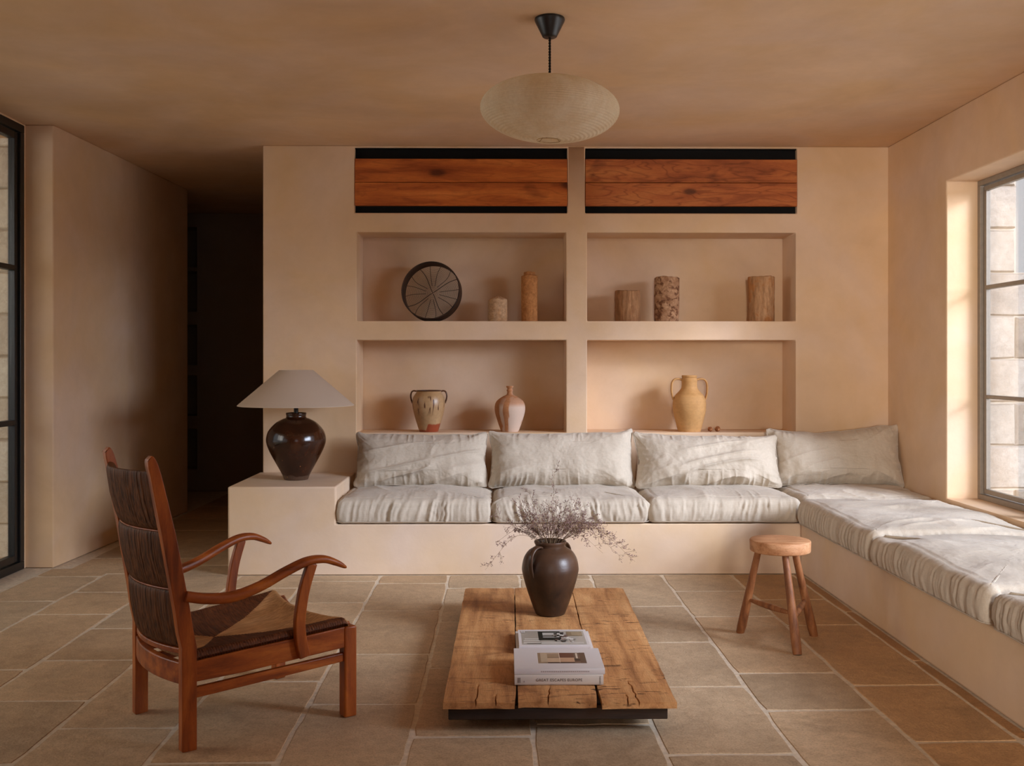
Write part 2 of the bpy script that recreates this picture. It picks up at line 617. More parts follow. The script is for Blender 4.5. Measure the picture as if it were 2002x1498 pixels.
def plate(name, axis, a0, a1, z0, z1, d0, d1, holes, mat, parent=None, bevel=0.006):
    """wall with rectangular openings. axis 'X': runs along X, thickness d0..d1 in Y; axis 'Y': runs along Y, thickness in X"""
    As = sorted({a0, a1, *[h[0] for h in holes], *[h[1] for h in holes]})
    Zs = sorted({z0, z1, *[h[2] for h in holes], *[h[3] for h in holes]})
    na, nz = len(As), len(Zs)

    def solid(i, j):
        if i < 0 or j < 0 or i >= na - 1 or j >= nz - 1:
            return False
        ca, cz = (As[i] + As[i + 1]) / 2, (Zs[j] + Zs[j + 1]) / 2
        return not any(h[0] < ca < h[1] and h[2] < cz < h[3] for h in holes)

    idx, V, F = {}, [], []

    def vid(i, j, k):
        if (i, j, k) not in idx:
            d = d0 if k == 0 else d1
            idx[(i, j, k)] = len(V)
            V.append((As[i], d, Zs[j]) if axis == 'X' else (d, As[i], Zs[j]))
        return idx[(i, j, k)]

    for i in range(na - 1):
        for j in range(nz - 1):
            if not solid(i, j):
                continue
            F.append((vid(i, j, 0), vid(i + 1, j, 0), vid(i + 1, j + 1, 0), vid(i, j + 1, 0)))
            F.append((vid(i, j, 1), vid(i, j + 1, 1), vid(i + 1, j + 1, 1), vid(i + 1, j, 1)))
            for di, dj, e in ((-1, 0, ((i, j), (i, j + 1))), (1, 0, ((i + 1, j), (i + 1, j + 1))),
                              (0, -1, ((i, j), (i + 1, j))), (0, 1, ((i, j + 1), (i + 1, j + 1)))):
                if not solid(i + di, j + dj):
                    (p, q), (r, s) = e
                    F.append((vid(p, q, 0), vid(r, s, 0), vid(r, s, 1), vid(p, q, 1)))
    m = MB().raw(V, F)
    o = m.build(name, mat, parent, 35.0, bevel, 3)
    o['kind'] = 'structure'
    return o


# niches in the back wall
NX = [(-0.889, 0.409), (0.539, 1.839)]
holes = []
for x0, x1 in NX:
    holes.append((x0, x1, 0.7265, 1.300))
    holes.append((x0, x1, 1.418, 1.968))
    holes.append((x0 - 0.012, x1 + 0.008, 2.088, 2.492))
plate('wall_back', 'X', X_HALL, X_RIGHT + 0.2, 0.0, H_CEIL, Y_BACK, Y_BACK + 0.30, holes, M['plaster'], None, 0.007)
b = MB().box(X_HALL + 0.001, X_RIGHT, Y_BACK + 0.301, Y_BACK + 0.42, 0, H_CEIL)
tag(b.build('wall_niche', M['plaster']), kind='structure')
for k, (x0, x1) in enumerate(NX):  # black sheets painting the shade behind and above the boards
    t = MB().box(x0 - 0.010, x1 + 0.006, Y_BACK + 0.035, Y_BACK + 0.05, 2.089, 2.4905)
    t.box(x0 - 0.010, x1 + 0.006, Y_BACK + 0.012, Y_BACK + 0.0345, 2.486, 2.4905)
    tag(t.build('trim_and_shade_%d' % (k + 1), M['black']), kind='structure')

# right wall with window openings
plate('wall_right', 'Y', -2.0, Y_BACK + 0.1, 0.0, H_CEIL, X_RIGHT, X_RIGHT + 0.235,
      [(1.96, 5.362, 0.424, 2.142)], M['plaster'], None, 0.007)
# left wall: glazed part near the camera, solid projecting wall towards the hall
plate('wall_left', 'Y', -2.0, 5.655, 0.0, H_CEIL, X_DOOR - 0.065, X_DOOR, [(2.0, 5.64, 0.0, 2.495)], M['plaster'], None, 0.004)
V = [(-2.525, 5.655), (-2.432, 7.775), (-2.60, 7.775), (-2.725, 7.775), (-2.725, 5.655)]
m = MB()
m.raw([(x, y, z) for z in (0, H_CEIL) for x, y in V],
      [(4, 3, 2, 1, 0), (5, 6, 7, 8, 9)] + [(i, (i + 1) % 5, 5 + (i + 1) % 5, 5 + i) for i in range(5)])
tag(m.build('wall_passage', M['plaster'], None, 35, 0.007, 3), kind='structure')
# hall behind
tag(MB().box(X_HALL, X_HALL + 0.14, Y_BACK + 0.301, 9.2, 0, H_CEIL).build('wall_hall_right', M['plaster_hall_shaded']), kind='structure')
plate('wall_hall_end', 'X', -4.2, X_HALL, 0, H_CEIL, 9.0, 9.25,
      [(-3.05, -2.735, z, z + 0.36) for z in (0.20, 0.68, 1.14, 1.62, 2.02)], M['plaster_hall_shaded'])
tag(MB().box(-4.2, X_HALL, 9.251, 9.35, 0, H_CEIL).build('wall_hall_back', M['plaster_hall_shaded']), kind='structure')
tag(MB().box(-4.3, -4.2, 7.775, 9.25, 0, H_CEIL).build('wall_hall_left', M['plaster_hall_shaded']), kind='structure')
tag(MB().box(-4.2, -2.726, 7.65, 7.775, 0, H_CEIL).build('wall_hall_front', M['plaster_hall_shaded']), kind='structure')
plate('wall_rear', 'X', -2.9, X_RIGHT + 0.27, 0, H_CEIL, -2.2, -2.0, [(-0.1, 1.3, 0.3, 2.2)], M['plaster'])  # opening added to let the rear fill light in

cg = MB().box(-4.3, X_RIGHT + 0.27, -2.2, 9.35, H_CEIL, H_CEIL + 0.25)
tag(cg.build('ceiling', M['plaster_ceiling']), kind='structure')

# ------------------------------------------------------------------ floor of stone slabs
floor_o = MB().box(-4.3, X_RIGHT + 0.27, -2.2, 9.35, -0.12, -0.0022).build('floor', M['grout'])
tag(floor_o, kind='structure')


def slab(poly, top, name, parent, mat, color, depth=0.02, inset=0.004, tilt=0.0008):
    """irregular flagstone: jittered outline, eased edge"""
    cx = sum(p[0] for p in poly) / len(poly)
    cy = sum(p[1] for p in poly) / len(poly)
    n = len(poly)
    tx, ty = random.uniform(-tilt, tilt), random.uniform(-tilt, tilt)
    V = []
    for k, (f, z) in enumerate(((0, top - depth), (0, top - 0.004), (inset, top))):
        for x, y in poly:
            dx, dy = x - cx, y - cy
            sx = max(0, 1 - f / max(abs(dx), 0.05)) if f else 1
            sy = max(0, 1 - f / max(abs(dy), 0.05)) if f else 1
            zz = z + (dx * tx + dy * ty if k == 2 else 0)
            V.append((dx * sx, dy * sy, zz))
    V.append((0, 0, top))
    F = []
    for k in range(2):
        for i in range(n):
            j = (i + 1) % n
            F.append((k * n + i, k * n + j, (k + 1) * n + j, (k + 1) * n + i))
    for i in range(n):
        F.append((2 * n + i, 2 * n + (i + 1) % n, 3 * n))
    o = add(name, V, F, mat, parent, 18.0)
    o.location = (cx, cy, 0)
    o.color = color
    return o


def edge_pts(a, b, n, amp, seed):
    out = []
    for k in range(n):
        t = k / n
        out.append((a[0] + (b[0] - a[0]) * t, a[1] + (b[1] - a[1]) * t))
    return out


def rough_rect(x0, x1, y0, y1, gap, amp):
    g = gap / 2
    x0, x1, y0, y1 = x0 + g, x1 - g, y0 + g, y1 - g
    P = []
    nx = max(3, int((x1 - x0) / 0.07))
    ny = max(3, int((y1 - y0) / 0.07))
    for (ax, ay, bx, by, n) in ((x0, y0, x1, y0, nx), (x1, y0, x1, y1, ny), (x1, y1, x0, y1, nx), (x0, y1, x0, y0, ny)):
        ox = random.uniform(0, 99)
        for k in range(n):
            t = k / n
            e = amp * float(noise(ox + k * 0.9, 0.5)) - (amp * 0.8 if k == 0 else 0)
            px, py = ax + (bx - ax) * t, ay + (by - ay) * t
            if ay == by:
                py += e * (1 if by == y0 else -1)
            else:
                px += e * (-1 if bx == x1 else 1)
            if k == 0:      # corners slightly worn
                px += 0.006 if px < (x0 + x1) / 2 else -0.006
                py += 0.006 if py < (y0 + y1) / 2 else -0.006
            P.append((px, py))
    return P


def Yf(py):
    """depth of a floor line read at this height in the 2002x1498 photograph"""
    return 1.164 * 1946.0 / (py - 708.0)


XB = [-2.53, -2.16, -1.79, -1.41, -1.03, -0.65, -0.277, 0.105, 0.49, 0.881, 1.263, 1.60]
JOINTS = [  # cross joints of every course, nearest last
    [1044, 1076, 1125.4, 1173, 1240, 1330],
    [1036, 1090, 1120, 1155.6, 1199, 1306, 1440],
    [1040, 1070, 1104, 1160, 1226.5, 1288, 1367, 1490],
    [1030, 1062, 1098, 1149, 1196, 1303, 1420],
    [1136, 1177.5, 1240, 1331, 1489],
    [1140.6, 1193, 1278, 1375.5],
    [1150, 1215, 1305, 1440],
    [1133, 1168, 1245, 1330, 1418.5],
    [1186.5, 1257, 1344.5, 1477],
    [1157, 1207, 1318, 1391.6],
    [1174, 1224, 1343, 1454.6],
]
t_grey, t_warm, t_brown, t_sand = (1.0, 0.98, 0.94, 1), (1.03, 0.95, 0.85, 1), (1.0, 0.82, 0.62, 1), (1.08, 1.04, 0.98, 1)
for c in range(11):
    x0, x1 = XB[c], XB[c + 1]
    ys = [Yf(p) for p in JOINTS[c]]
    far = 8.98 if c < 3 else (8.98 if x1 < -1.0 and c == 3 else Y_BENCH - 0.004)
    if c == 0:
        far = 5.64
    ys = [y for y in ys if y < far - 0.05]
    ys = [far] + ys
    while ys[-1] > 1.9:
        ys.append(ys[-1] - random.uniform(0.38, 0.62))
    if far > 8:
        y = ys[1]
        mid = []
        while y < far - 0.9:
            y += random.uniform(0.45, 0.65)
            mid.append(y)
        ys = [far] + sorted(mid, reverse=True) + ys[1:]
    for k in range(len(ys) - 1):
        y1, y0 = ys[k], ys[k + 1]
        if y1 < 1.7:
            continue
        xa, xb = x0, x1
        if c == 1 and y0 > 5.4:      # the passage wall stands on this course
            xa = -2.42
        if c == 3 and y0 >= Y_BENCH - 0.05:
            xb = -1.49 if False else x1
        t = random.random()
        col = random.choice([t_grey, t_sand, t_warm, t_grey])
        if c == 10:
            col = random.choice([t_brown, (1.04, 0.86, 0.66, 1), (0.95, 0.77, 0.57, 1)])
        if c in (0, 1) and t < 0.3:
            col = t_warm
        f = random.uniform(0.90, 1.08)
        col = (col[0] * f, col[1] * f, col[2] * f, 1)
        if c == 3 and y1 > Y_BENCH + 0.01:
            if y0 < Y_BENCH - 0.02:
                y1 = Y_BENCH - 0.004
            else:
                continue
        gap = random.uniform(0.007, 0.013)
        slab(rough_rect(xa, xb, y0, y1, gap, 0.005), 0.0, 'stone_slab', floor_o, M['stone'], col)
# narrow cut strip along the window bench
ys = [Y_BENCH - 0.004, 4.62, 3.86, 3.05, 2.3, 1.7]
for k in range(5):
    slab(rough_rect(1.602, 1.651, ys[k + 1], ys[k], 0.006, 0.003), 0.0, 'edge_strip', floor_o, M['stone'], (0.80, 0.58, 0.38, 1))

# ------------------------------------------------------------------ windows and glazed door
w1 = empty('window_1', (2.59, 0, 0), 0, kind='structure')
wy0, wy1, wz0, wz1 = 1.96, 5.362, 0.424, 2.142
fr = MB()
fr.box(-0.005, 0.045, wy0, wy1, wz0, wz0 + 0.028).box(-0.005, 0.045, wy0, wy1, wz1 - 0.028, wz1)
fr.box(-0.005, 0.045, wy1 - 0.030, wy1, wz0 + 0.028, wz1 - 0.028).box(-0.005, 0.045, wy0, wy0 + 0.030, wz0 + 0.028, wz1 - 0.028)
fr.build('outer_frame', M['grey_metal'], w1, 35, 0.002)
cols = [(1.995, 2.515), (2.545, 3.085), (3.115, 3.815), (3.845, 4.585), (4.615, 5.327)]
for ya, yb in cols:
    sash = MB()
    for (a, b_, c_, d_) in ((ya, yb, wz0 + 0.033, wz0 + 0.058), (ya, yb, wz1 - 0.058, wz1 - 0.033)):
        sash.box(0.012, 0.036, a, b_, c_, d_)
    sash.box(0.012, 0.036, yb - 0.026, yb, wz0 + 0.058, wz1 - 0.058).box(0.012, 0.036, ya, ya + 0.026, wz0 + 0.058, wz1 - 0.058)
    sash.build('sash', M['grey_metal'], w1, 35, 0.0025)
    zc = [wz0 + 0.058, 0.968, 0.988, 1.553, 1.575, wz1 - 0.058]
    for za, zb in ((zc[1], zc[2]), (zc[3], zc[4])):
        MB().box(0.008, 0.036, ya + 0.026, yb - 0.026, za, zb).build('glazing_bar', M['grey_metal'], w1, 35, 0.003)
    for za, zb in ((zc[0], zc[1]), (zc[2], zc[3]), (zc[4], zc[5])):
        MB().box(0.020, 0.024, ya + 0.0265, yb - 0.0265, za, zb).build('pane', M['glass'], w1, None)
for y in (2.530, 3.100, 3.830, 4.600):
    MB().box(-0.003, 0.045, y - 0.016, y + 0.016, wz0 + 0.028, wz1 - 0.028).build('mullion', M['grey_metal'], w1, 35, 0.002)
tag(MB().box(2.652, 2.75, wy0 - 0.04, wy1 + 0.03, 0.36, 0.415).build('trim_and_shade_3', M['block']), kind='structure')

d1 = empty('door_1', (X_DOOR, 0, 0), 0, kind='structure')
dy0, dy1, dz1 = 2.0, 5.64, 2.495
fr = MB()
fr.box(-0.06, 0.0, dy0, dy1, 0.0, 0.045).box(-0.06, 0.0, dy0, dy1, dz1 - 0.045, dz1)
fr.box(-0.06, 0.0, dy1 - 0.045, dy1, 0.045, dz1 - 0.045).box(-0.06, 0.0, dy0, dy0 + 0.045, 0.045, dz1 - 0.045)
fr.build('outer_frame', M['black_metal'], d1, 35, 0.003)
edges = [2.05, 2.93, 3.82, 4.71, 5.59]
for k in range(4):
    ya, yb = edges[k] + 0.003, edges[k + 1] - 0.003
    zb0, zb1 = 0.050, dz1 - 0.050
    leaf = MB().box(-0.05, -0.012, ya, ya + 0.035, zb0, zb1).box(-0.05, -0.012, yb - 0.035, yb, zb0, zb1)
    leaf.box(-0.05, -0.012, ya + 0.035, yb - 0.035, zb0, zb0 + 0.04).box(-0.05, -0.012, ya + 0.035, yb - 0.035, zb1 - 0.04, zb1)
    leaf.build('door_leaf', M['black_metal'], d1, 35, 0.003)
    zz = [zb0 + 0.04, 0.812, 0.842, 1.672, 1.702, zb1 - 0.04]
    for za, zb in ((zz[1], zz[2]), (zz[3], zz[4])):
        MB().box(-0.048, -0.010, ya + 0.035, yb - 0.035, za, zb).build('glazing_bar', M['black_metal'], d1, 35, 0.003)
    for za, zb in ((zz[0], zz[1]), (zz[2], zz[3]), (zz[4], zz[5])):
        MB().box(-0.034, -0.030, ya + 0.0355, yb - 0.0355, za, zb).build('pane', M['glass_door'], d1, None)

# ------------------------------------------------------------------ outside
tag(MB().box(2.69, 12.0, -4.0, 14.0, -0.2, -0.06).build('ground_right', M['ground']), kind='structure')
tag(MB().box(-9.0, -2.75, -4.0, 7.6, -0.2, -0.06).build('ground_left', M['ground']), kind='structure')


def block_wall(name, x0, x1, y, z0, z1, course, length, label, depth=0.30, offset=0.0, tops=None, color=(1, 1, 1, 1), xj=0.02):
    root = empty(name, ((x0 + x1) / 2, y, z0), 0, label, 'wall')
    ox = -(x0 + x1) / 2
    core = MB()
    z, k = z0, 0
    while z < z1 - 0.05:
        zt = min(z + course, z1)
        xe = x1 if tops is None else tops(z)
        core.box(x0 + ox, xe + ox, 0.012, depth, z - z0, zt - z0)
        x = x0 - (length / 2 if k % 2 else 0) + offset
        while x < xe - 0.02:
            a, b_ = max(x, x0), min(x + length, xe)
            x += length
            if b_ - a < 0.05:
                continue
            j = 0.004
            P = []
            n = 5
            g = MB()
            jit = lambda: random.uniform(-0.005, 0.005)
            za, zb = z - z0 + j, zt - z0 - j
            ring = [(a + ox + j + jit(), za + jit()), ((a + b_) / 2 + ox, za + jit()), (b_ + ox - j + jit(), za + jit()), (b_ + ox - j + jit(), (za + zb) / 2),
                    (b_ + ox - j + jit(), zb + jit()), ((a + b_) / 2 + ox, zb + jit()), (a + ox + j + jit(), zb + jit()), (a + ox + j + jit(), (za + zb) / 2)]
            fx = random.uniform(-0.006, 0.004)
            cxm, czm = (a + b_) / 2 + ox, (za + zb) / 2
            r2 = [(cxm + (p - cxm) * 0.94, czm + (q - czm) * 0.93) for p, q in ring]
            V = [(p, 0.03, q) for p, q in ring] + [(p, fx + 0.006, q) for p, q in ring] + [(p, fx - 0.004, q) for p, q in r2] + [(cxm, fx - 0.006, czm)]
            F = []
            for s in (0, 8):
                for i in range(8):
                    F.append((s + i, s + (i + 1) % 8, s + 8 + (i + 1) % 8, s + 8 + i))
            for i in range(8):
                F.append((16 + i, 16 + (i + 1) % 8, 24))
            o = add('stone_block', V, F, M['block'], root, 45)
            f = random.uniform(0.93, 1.04)
            o.color = (color[0] * f, color[1] * f, color[2] * f * random.uniform(0.97, 1.0), 1)
        z = zt
        k += 1
    core.build('mortar_core', M['block_mortar'], root, 35)
    return root


block_wall('garden_wall', 2.655, 4.6, 5.66, -0.06, 2.9, 0.248, 0.46, 'pale stone block wall standing in the sun outside the right window',
           0.35, 0.06, lambda z: 4.6 if z < 1.5 else 2.955)
block_wall('courtyard_wall', -6.4, -2.735, 6.0, -0.06, 3.0, 0.252, 0.50, 'grey painted block wall seen through the black glazed door', 0.3, 0.33, None, (2.1, 2.15, 2.1, 1))
block_wall('yard_wall', -9.0, -6.42, 6.0, -0.06, 3.0, 0.252, 0.50, 'grey block wall further left outside the glazed door', 0.3, 0.1, None, (2.1, 2.15, 2.1, 1))

# ------------------------------------------------------------------ masonry bench
bench = empty('masonry_bench', (0, Y_BENCH, 0), 0, 'built-in plaster bench with raised lamp plinth running along the niche wall and under the window', 'bench')
BT = 0.277
outline = [(-1.486, 0.0), (1.652, 0.0), (1.652, BT), (-0.896, BT), (-0.896, 0.483), (-1.486, 0.483)]
dB = Y_BACK - Y_BENCH - 0.001
mb_ = MB().raw([(x, y, z) for y in (0.0, dB) for x, z in outline], [(0, 1, 2, 3), (0, 3, 4, 5), (9, 8, 7, 6), (11, 10, 9, 6)] + [(k, 6 + k, 6 + (k + 1) % 6, (k + 1) % 6) for k in range(6)])
mb_.build('bench_base', M['plaster_bench'], bench, 35, 0.009, 3)
MB().box(1.6525, X_RIGHT - 0.001, -5.4, Y_BACK - Y_BENCH - 0.001, 0, BT + 0.003).build('window_bench_base', M['plaster_bench'], bench, 35, 0.012, 3)


# ------------------------------------------------------------------ cushions
def rrect(L, D, r, n):
    """perimeter of a rounded rectangle: points, outward normals, arclength fraction"""
    hx, hy = L / 2 - r, D / 2 - r
    segs = [('l', (hx, -D / 2), (-hx, -D / 2))]
    pts, nor = [], []
    per = 2 * (2 * hx + 2 * hy) + 2 * PI * r
    for k in range(n):
        s = per * k / n
        for kind, ln in (('b', 2 * hx), ('c1', PI * r / 2), ('r', 2 * hy), ('c2', PI * r / 2), ('t', 2 * hx), ('c3', PI * r / 2), ('l', 2 * hy), ('c4', PI * r / 2)):
            if s <= ln:
                break
            s -= ln
        if kind == 'b':
            p, m_ = (-hx + s, -D / 2), (0, -1)
        elif kind == 'r':
            p, m_ = (L / 2, -hy + s), (1, 0)
        elif kind == 't':
            p, m_ = (hx - s, D / 2), (0, 1)
        elif kind == 'l':
            p, m_ = (-L / 2, hy - s), (-1, 0)
        else:
            q = {'c1': (-PI / 2, hx, -hy), 'c2': (0, hx, hy), 'c3': (PI / 2, -hx, hy), 'c4': (PI, -hx, -hy)}[kind]
            a = q[0] + s / r
            p, m_ = (q[1] + r * math.cos(a), q[2] + r * math.sin(a)), (math.cos(a), math.sin(a))
        pts.append(p)
        nor.append(m_)
    return np.array(pts), np.array(nor)


def ring_mesh(rings):
    """closed skin from bottom to top rings (each N,3)"""
    n = len(rings[0])
    V = np.vstack(rings)
    idx = np.arange(n)
    F = []
    for k in range(len(rings) - 1):
        a, b_ = k * n + idx, k * n + np.roll(idx, -1)
        F.append(np.stack([a, b_, b_ + n, a + n], 1))
    return V, np.vstack(F), n


def vnormals(V, F):
    a, b_, c, d = (V[F[:, i]] for i in range(4))
    fn = np.cross(c - a, d - b_)
    N = np.zeros_like(V)
    for i in range(4):
        np.add.at(N, F[:, i], fn)
    ln = np.linalg.norm(N, axis=1, keepdims=True)
    return N / np.maximum(ln, 1e-12)


def skin(name, rings, disp, mat, parent=None, post=None, calm=None):
    V, F, n = ring_mesh(rings)
    N = vnormals(V, F)
    if calm is not None:
        for a, b_, d in calm:          # the middle of a face, where the rings close up
            N[a * n:(b_ * n if b_ else None)] = d
    V = V + N * disp(V, N)[:, None]
    if post is not None:
        V = post(V)
    FL = [tuple(f) for f in F] + [tuple(reversed(range(n))), tuple(range(len(V) - n, len(V)))]
    return add(name, V, FL, mat, parent, 180.0)


def seat_cushion(name, L, D, T, r, seed, label, loc, rz, fold, group, crown=0.02, n=460):
    """boxed seat pad. local x = length, local -y = front edge, z up from its underside"""
    P, Nn = rrect(L, D, 0.045, n)
    rings = []
    zb = r
    for s in (0.05, 0.4, 0.8):
        q = (P - Nn * r) * s
        rings.append(np.column_stack([q, np.zeros(n)]))
    for a in np.linspace(-PI / 2, 0, 6)[0:]:
        q = P - Nn * (r - r * 0.6 * math.cos(a) - 0.4 * r * math.cos(a))
        rings.append(np.column_stack([q, np.full(n, r * 0.7 + r * 0.7 * math.sin(a))]))
    for t in np.linspace(0.1, 0.9, 7):
        q = P + Nn * (0.006 * math.sin(PI * t))
        rings.append(np.column_stack([q, np.full(n, r * 0.7 + (T - r * 1.9) * t)]))
    for a in np.linspace(0, PI / 2, 9):
        q = P - Nn * (r * 1.5 * (1 - math.cos(a)))
        rings.append(np.column_stack([q, np.full(n, T - r * 1.2 + r * 1.2 * math.sin(a))]))
    base = P - Nn * r * 1.5
    for s in np.linspace(1, 0, 56)[1:]:
        s = max(s, 0.004)
        q = base * s
        uu, vv = q[:, 0] / (L / 2 - r), q[:, 1] / (D / 2 - r)
        rings.append(np.column_stack([q, T + crown * (1 - np.clip(np.abs(uu), 0, 1) ** 4) * (1 - np.clip(np.abs(vv), 0, 1) ** 3)]))

    def disp(V, N):
        x, y, z = V.T
        side = np.clip(1 - np.abs(N[:, 2]) ** 2, 0, 1)
        top = np.clip(N[:, 2], 0, 1) ** 2
        along = np.where(np.abs(N[:, 1]) > np.abs(N[:, 0]), x, y)
        d = np.zeros(len(V))
        if fold == 'gather':      # loose cover pulled into upright gathers
            w = 0.010 * fbm(along * 6, z * 9, seed + 3)
            slant = 0.10 * noise(along * 2.2, seed + 5.0)
            u = along + (z - T / 2) * slant * 4 + w
            g = ridge(noise(u * 36, z * 5 + seed, seed), 2.2) + 0.6 * ridge(noise(u * 71, z * 8 + seed * 2, seed + 9), 2.0)
            amp = 0.45 + 0.55 * sstep(-0.3, 0.5, noise(along * 7, seed * 1.3))
            d += (g - 0.75) * 0.0165 * side * amp
            reach = np.exp(-np.clip(y + D / 2, 0, None) / 0.13)
            gt = ridge(noise(u * 30, (y + D / 2) * 5 + seed, seed + 1), 2.2)
            d += (gt - 0.45) * 0.0105 * top * reach * amp
        else:                     # tight cover with fine upright creases
            u = along + 0.05 * z * noise(along * 3, seed) + 0.006 * noise(along * 9, z * 14, seed)
            g = ridge(noise(u * 62, z * 3 + seed, seed), 1.8) + 0.7 * ridge(noise(u * 31, z * 3 + seed, seed + 4), 1.8)
            d += (g - 0.7) * 0.0075 * side
        # soft dents and creases on the top
        d += top * (0.010 * fbm(x * 3.2 + seed, y * 3.2, 0.3, 3))
        th = 0.6 * noise(x * 1.5, y * 1.5, seed)
        cr = ridge(noise((x * 0.9 + y * 0.5 + th * 0.3) * 9 + seed, (y - x * 0.5) * 3.5, seed), 1.7)
        d += top * cr * (0.008 if fold == 'gather' else 0.012) * sstep(0.0, 0.5, noise(x * 2.3 + seed, y * 2.3, seed + 2.0) + 0.25)
        d += 0.0009 * noise(x * 90, y * 90, z * 90)
        return d

    o = skin(name, rings, disp, M['linen'], None, None, ((len(rings) - 30, None, (0, 0, 1)),))
    o.location = loc
    o.rotation_euler = (0, 0, rz)
    tag(o, label, 'cushion', group)
    # piped seam around the lower edge
    sm = MB()
    Q = np.array([[p[0], p[1]] for p in (P + Nn * 0.002)])[::4]
    pts = [(q[0], q[1], r * 0.35 + 0.0015 * float(noise(k * 0.35, seed))) for k, q in enumerate(Q)]
    sm.tube(pts + [pts[0]], 0.0022, 5, None, 2.0, False)
    sm.build('seam', M['linen_grey'], o, 180)
    return o


def back_cushion(name, W, Hh, T, seed, label, loc, lean, rz, group, ears=0.02, slump=0.02, tilt=0.0, n=420):
    """knife-edge back pillow. local x width, z up, -y front"""
    P, Nn = rrect(W, Hh, 0.028, n)
    px, py = P[:, 0] / (W / 2), P[:, 1] / (Hh / 2)
    e = 1 - 0.055 * (1 - np.clip(py, -1, 1) ** 2) * np.abs(px) ** 4
    ey = 1 - 0.050 * (1 - np.clip(px, -1, 1) ** 2) * np.abs(py) ** 4
    corner = (np.abs(px) ** 10) * (np.abs(py) ** 10)
    B = np.column_stack([P[:, 0] * e * (1 + ears * 0.35 * corner), P[:, 1] * ey * (1 + ears * 1.2 * corner)])
    ss = np.concatenate([np.linspace(0.004, 0.86, 64), np.linspace(0.87, 1.0, 16)])
    def prof(s):
        pu, pv = np.clip(np.abs(px) * s, 0, 1), np.clip(np.abs(py) * s, 0, 1)
        g = ((1 - pu ** 4.5) * (1 - pv ** 2.6)) ** 0.58
        return g * (1 - s ** 10) ** 0.5

    rings = []
    for s in ss[::4]:
        rings.append(np.column_stack([B[:, 0] * s, T * 0.45 * prof(s), B[:, 1] * s]))
    rings = rings[:-1] if abs(ss[::4][-1] - 1) < 1e-6 else rings
    front = []
    for s in ss[::-1]:
        front.append(np.column_stack([B[:, 0] * s, -T * 0.55 * prof(s), B[:, 1] * s]))
    rings = rings + front
    # order is back centre -> edge -> front centre

    def disp(V, N):
        x, y, z = V.T
        u, w = x / (W / 2), z / (Hh / 2)
        s = np.maximum(np.abs(u), np.abs(w))
        edge = sstep(0.55, 1.0, s)
        inner = 1 - sstep(0.75, 1.0, s)
        d = 0.020 * fbm(x * 4 + seed, z * 4, 0.7, 2) * inner
        # long soft folds, mostly slanting and strongest low down
        th = 0.35 * noise(x * 2 + seed, z * 2, 1.0)
        f1 = ridge(noise((z * 1.0 - x * 0.22 + th * 0.12) * 15 + seed, x * 2.6 + seed, seed), 3.2)
        g1 = sstep(-0.2, 0.6, noise(x * 3 + seed * 2, z * 3, seed + 4.0) - 0.55 * w)
        d += 0.021 * (f1 - 0.3) * g1 * inner
        # upright gathers running in from top and bottom seams
        f2 = ridge(noise(x * 34 + 0.8 * noise(x * 5, z * 9, seed), z * 5 + seed, seed + 7), 2.2)
        d += 0.008 * (f2 - 0.4) * sstep(0.45, 0.95, np.abs(w)) * (1 - 0.6 * sstep(0.9, 1, np.abs(w)))
        f3 = ridge(noise(z * 30 + 0.8 * noise(x * 9, z * 5, seed), x * 5 + seed, seed + 8), 2.2)
        d += 0.009 * (f3 - 0.4) * sstep(0.70, 0.97, np.abs(u)) * (1 - 0.6 * sstep(0.92, 1, np.abs(u)))
        # radiating creases from the corners
        for sx in (-1, 1):
            for sz in (-1, 1):
                dx, dz = x - sx * W / 2, z - sz * Hh / 2
                rad = np.hypot(dx, dz)
                an = np.arctan2(dz, dx)
                d += 0.006 * (ridge(noise(an * 5.5 + seed * sx, rad * 4, seed + sz), 2.2) - 0.4) * np.exp(-rad / 0.11) * sstep(0.01, 0.06, rad)
        d += 0.0025 * fbm(x * 26 + seed, z * 20, seed, 2) * inner
        d += 0.0008 * noise(x * 100, y * 100, z * 100)
        return d

    def post(V):
        x, y, z = V.T.copy()
        w = z / (Hh / 2)
        u = x / (W / 2)
        # wavy seam, settled lower half, pinched top
        y = y * (1.0 - 0.22 * w) - 0.010 * (1 - u * u) * (1 - w)
        z = z + 0.006 * noise(x * 13 + seed, 2.0, seed) * np.abs(w) ** 3
        x = x + 0.006 * noise(z * 22 + seed, 5.0, seed) * np.abs(u) ** 6
        z = z - slump * sstep(0.1, 1.0, w) * (0.5 + 0.5 * noise(x * 3.1 + seed, 1.0)) * (1 - np.abs(u) ** 6) + tilt * u * sstep(-0.2, 1, w)
        # turn about the lower edge
        z0 = z + Hh / 2
        c, s_ = math.cos(lean), math.sin(lean)
        return np.column_stack([x, y * c + z0 * s_, z0 * c - y * s_])

    o = skin(name, rings, disp, M['linen'], None, post, ((len(rings) - 40, None, (0, -1, 0)),))
    o.location = loc
    o.rotation_euler = (0, 0, rz)
    tag(o, label, 'cushion', group)
    sm = MB()
    Q = np.column_stack([B[:, 0] * 1.003, np.zeros(n), B[:, 1] * 1.003])
    Q = post(Q)[::4]
    sm.tube([tuple(q) for q in Q] + [tuple(Q[0])], 0.0026, 5, None, 2.0, False)
    sm.build('seam', M['linen_grey'], o, 180)
    return o


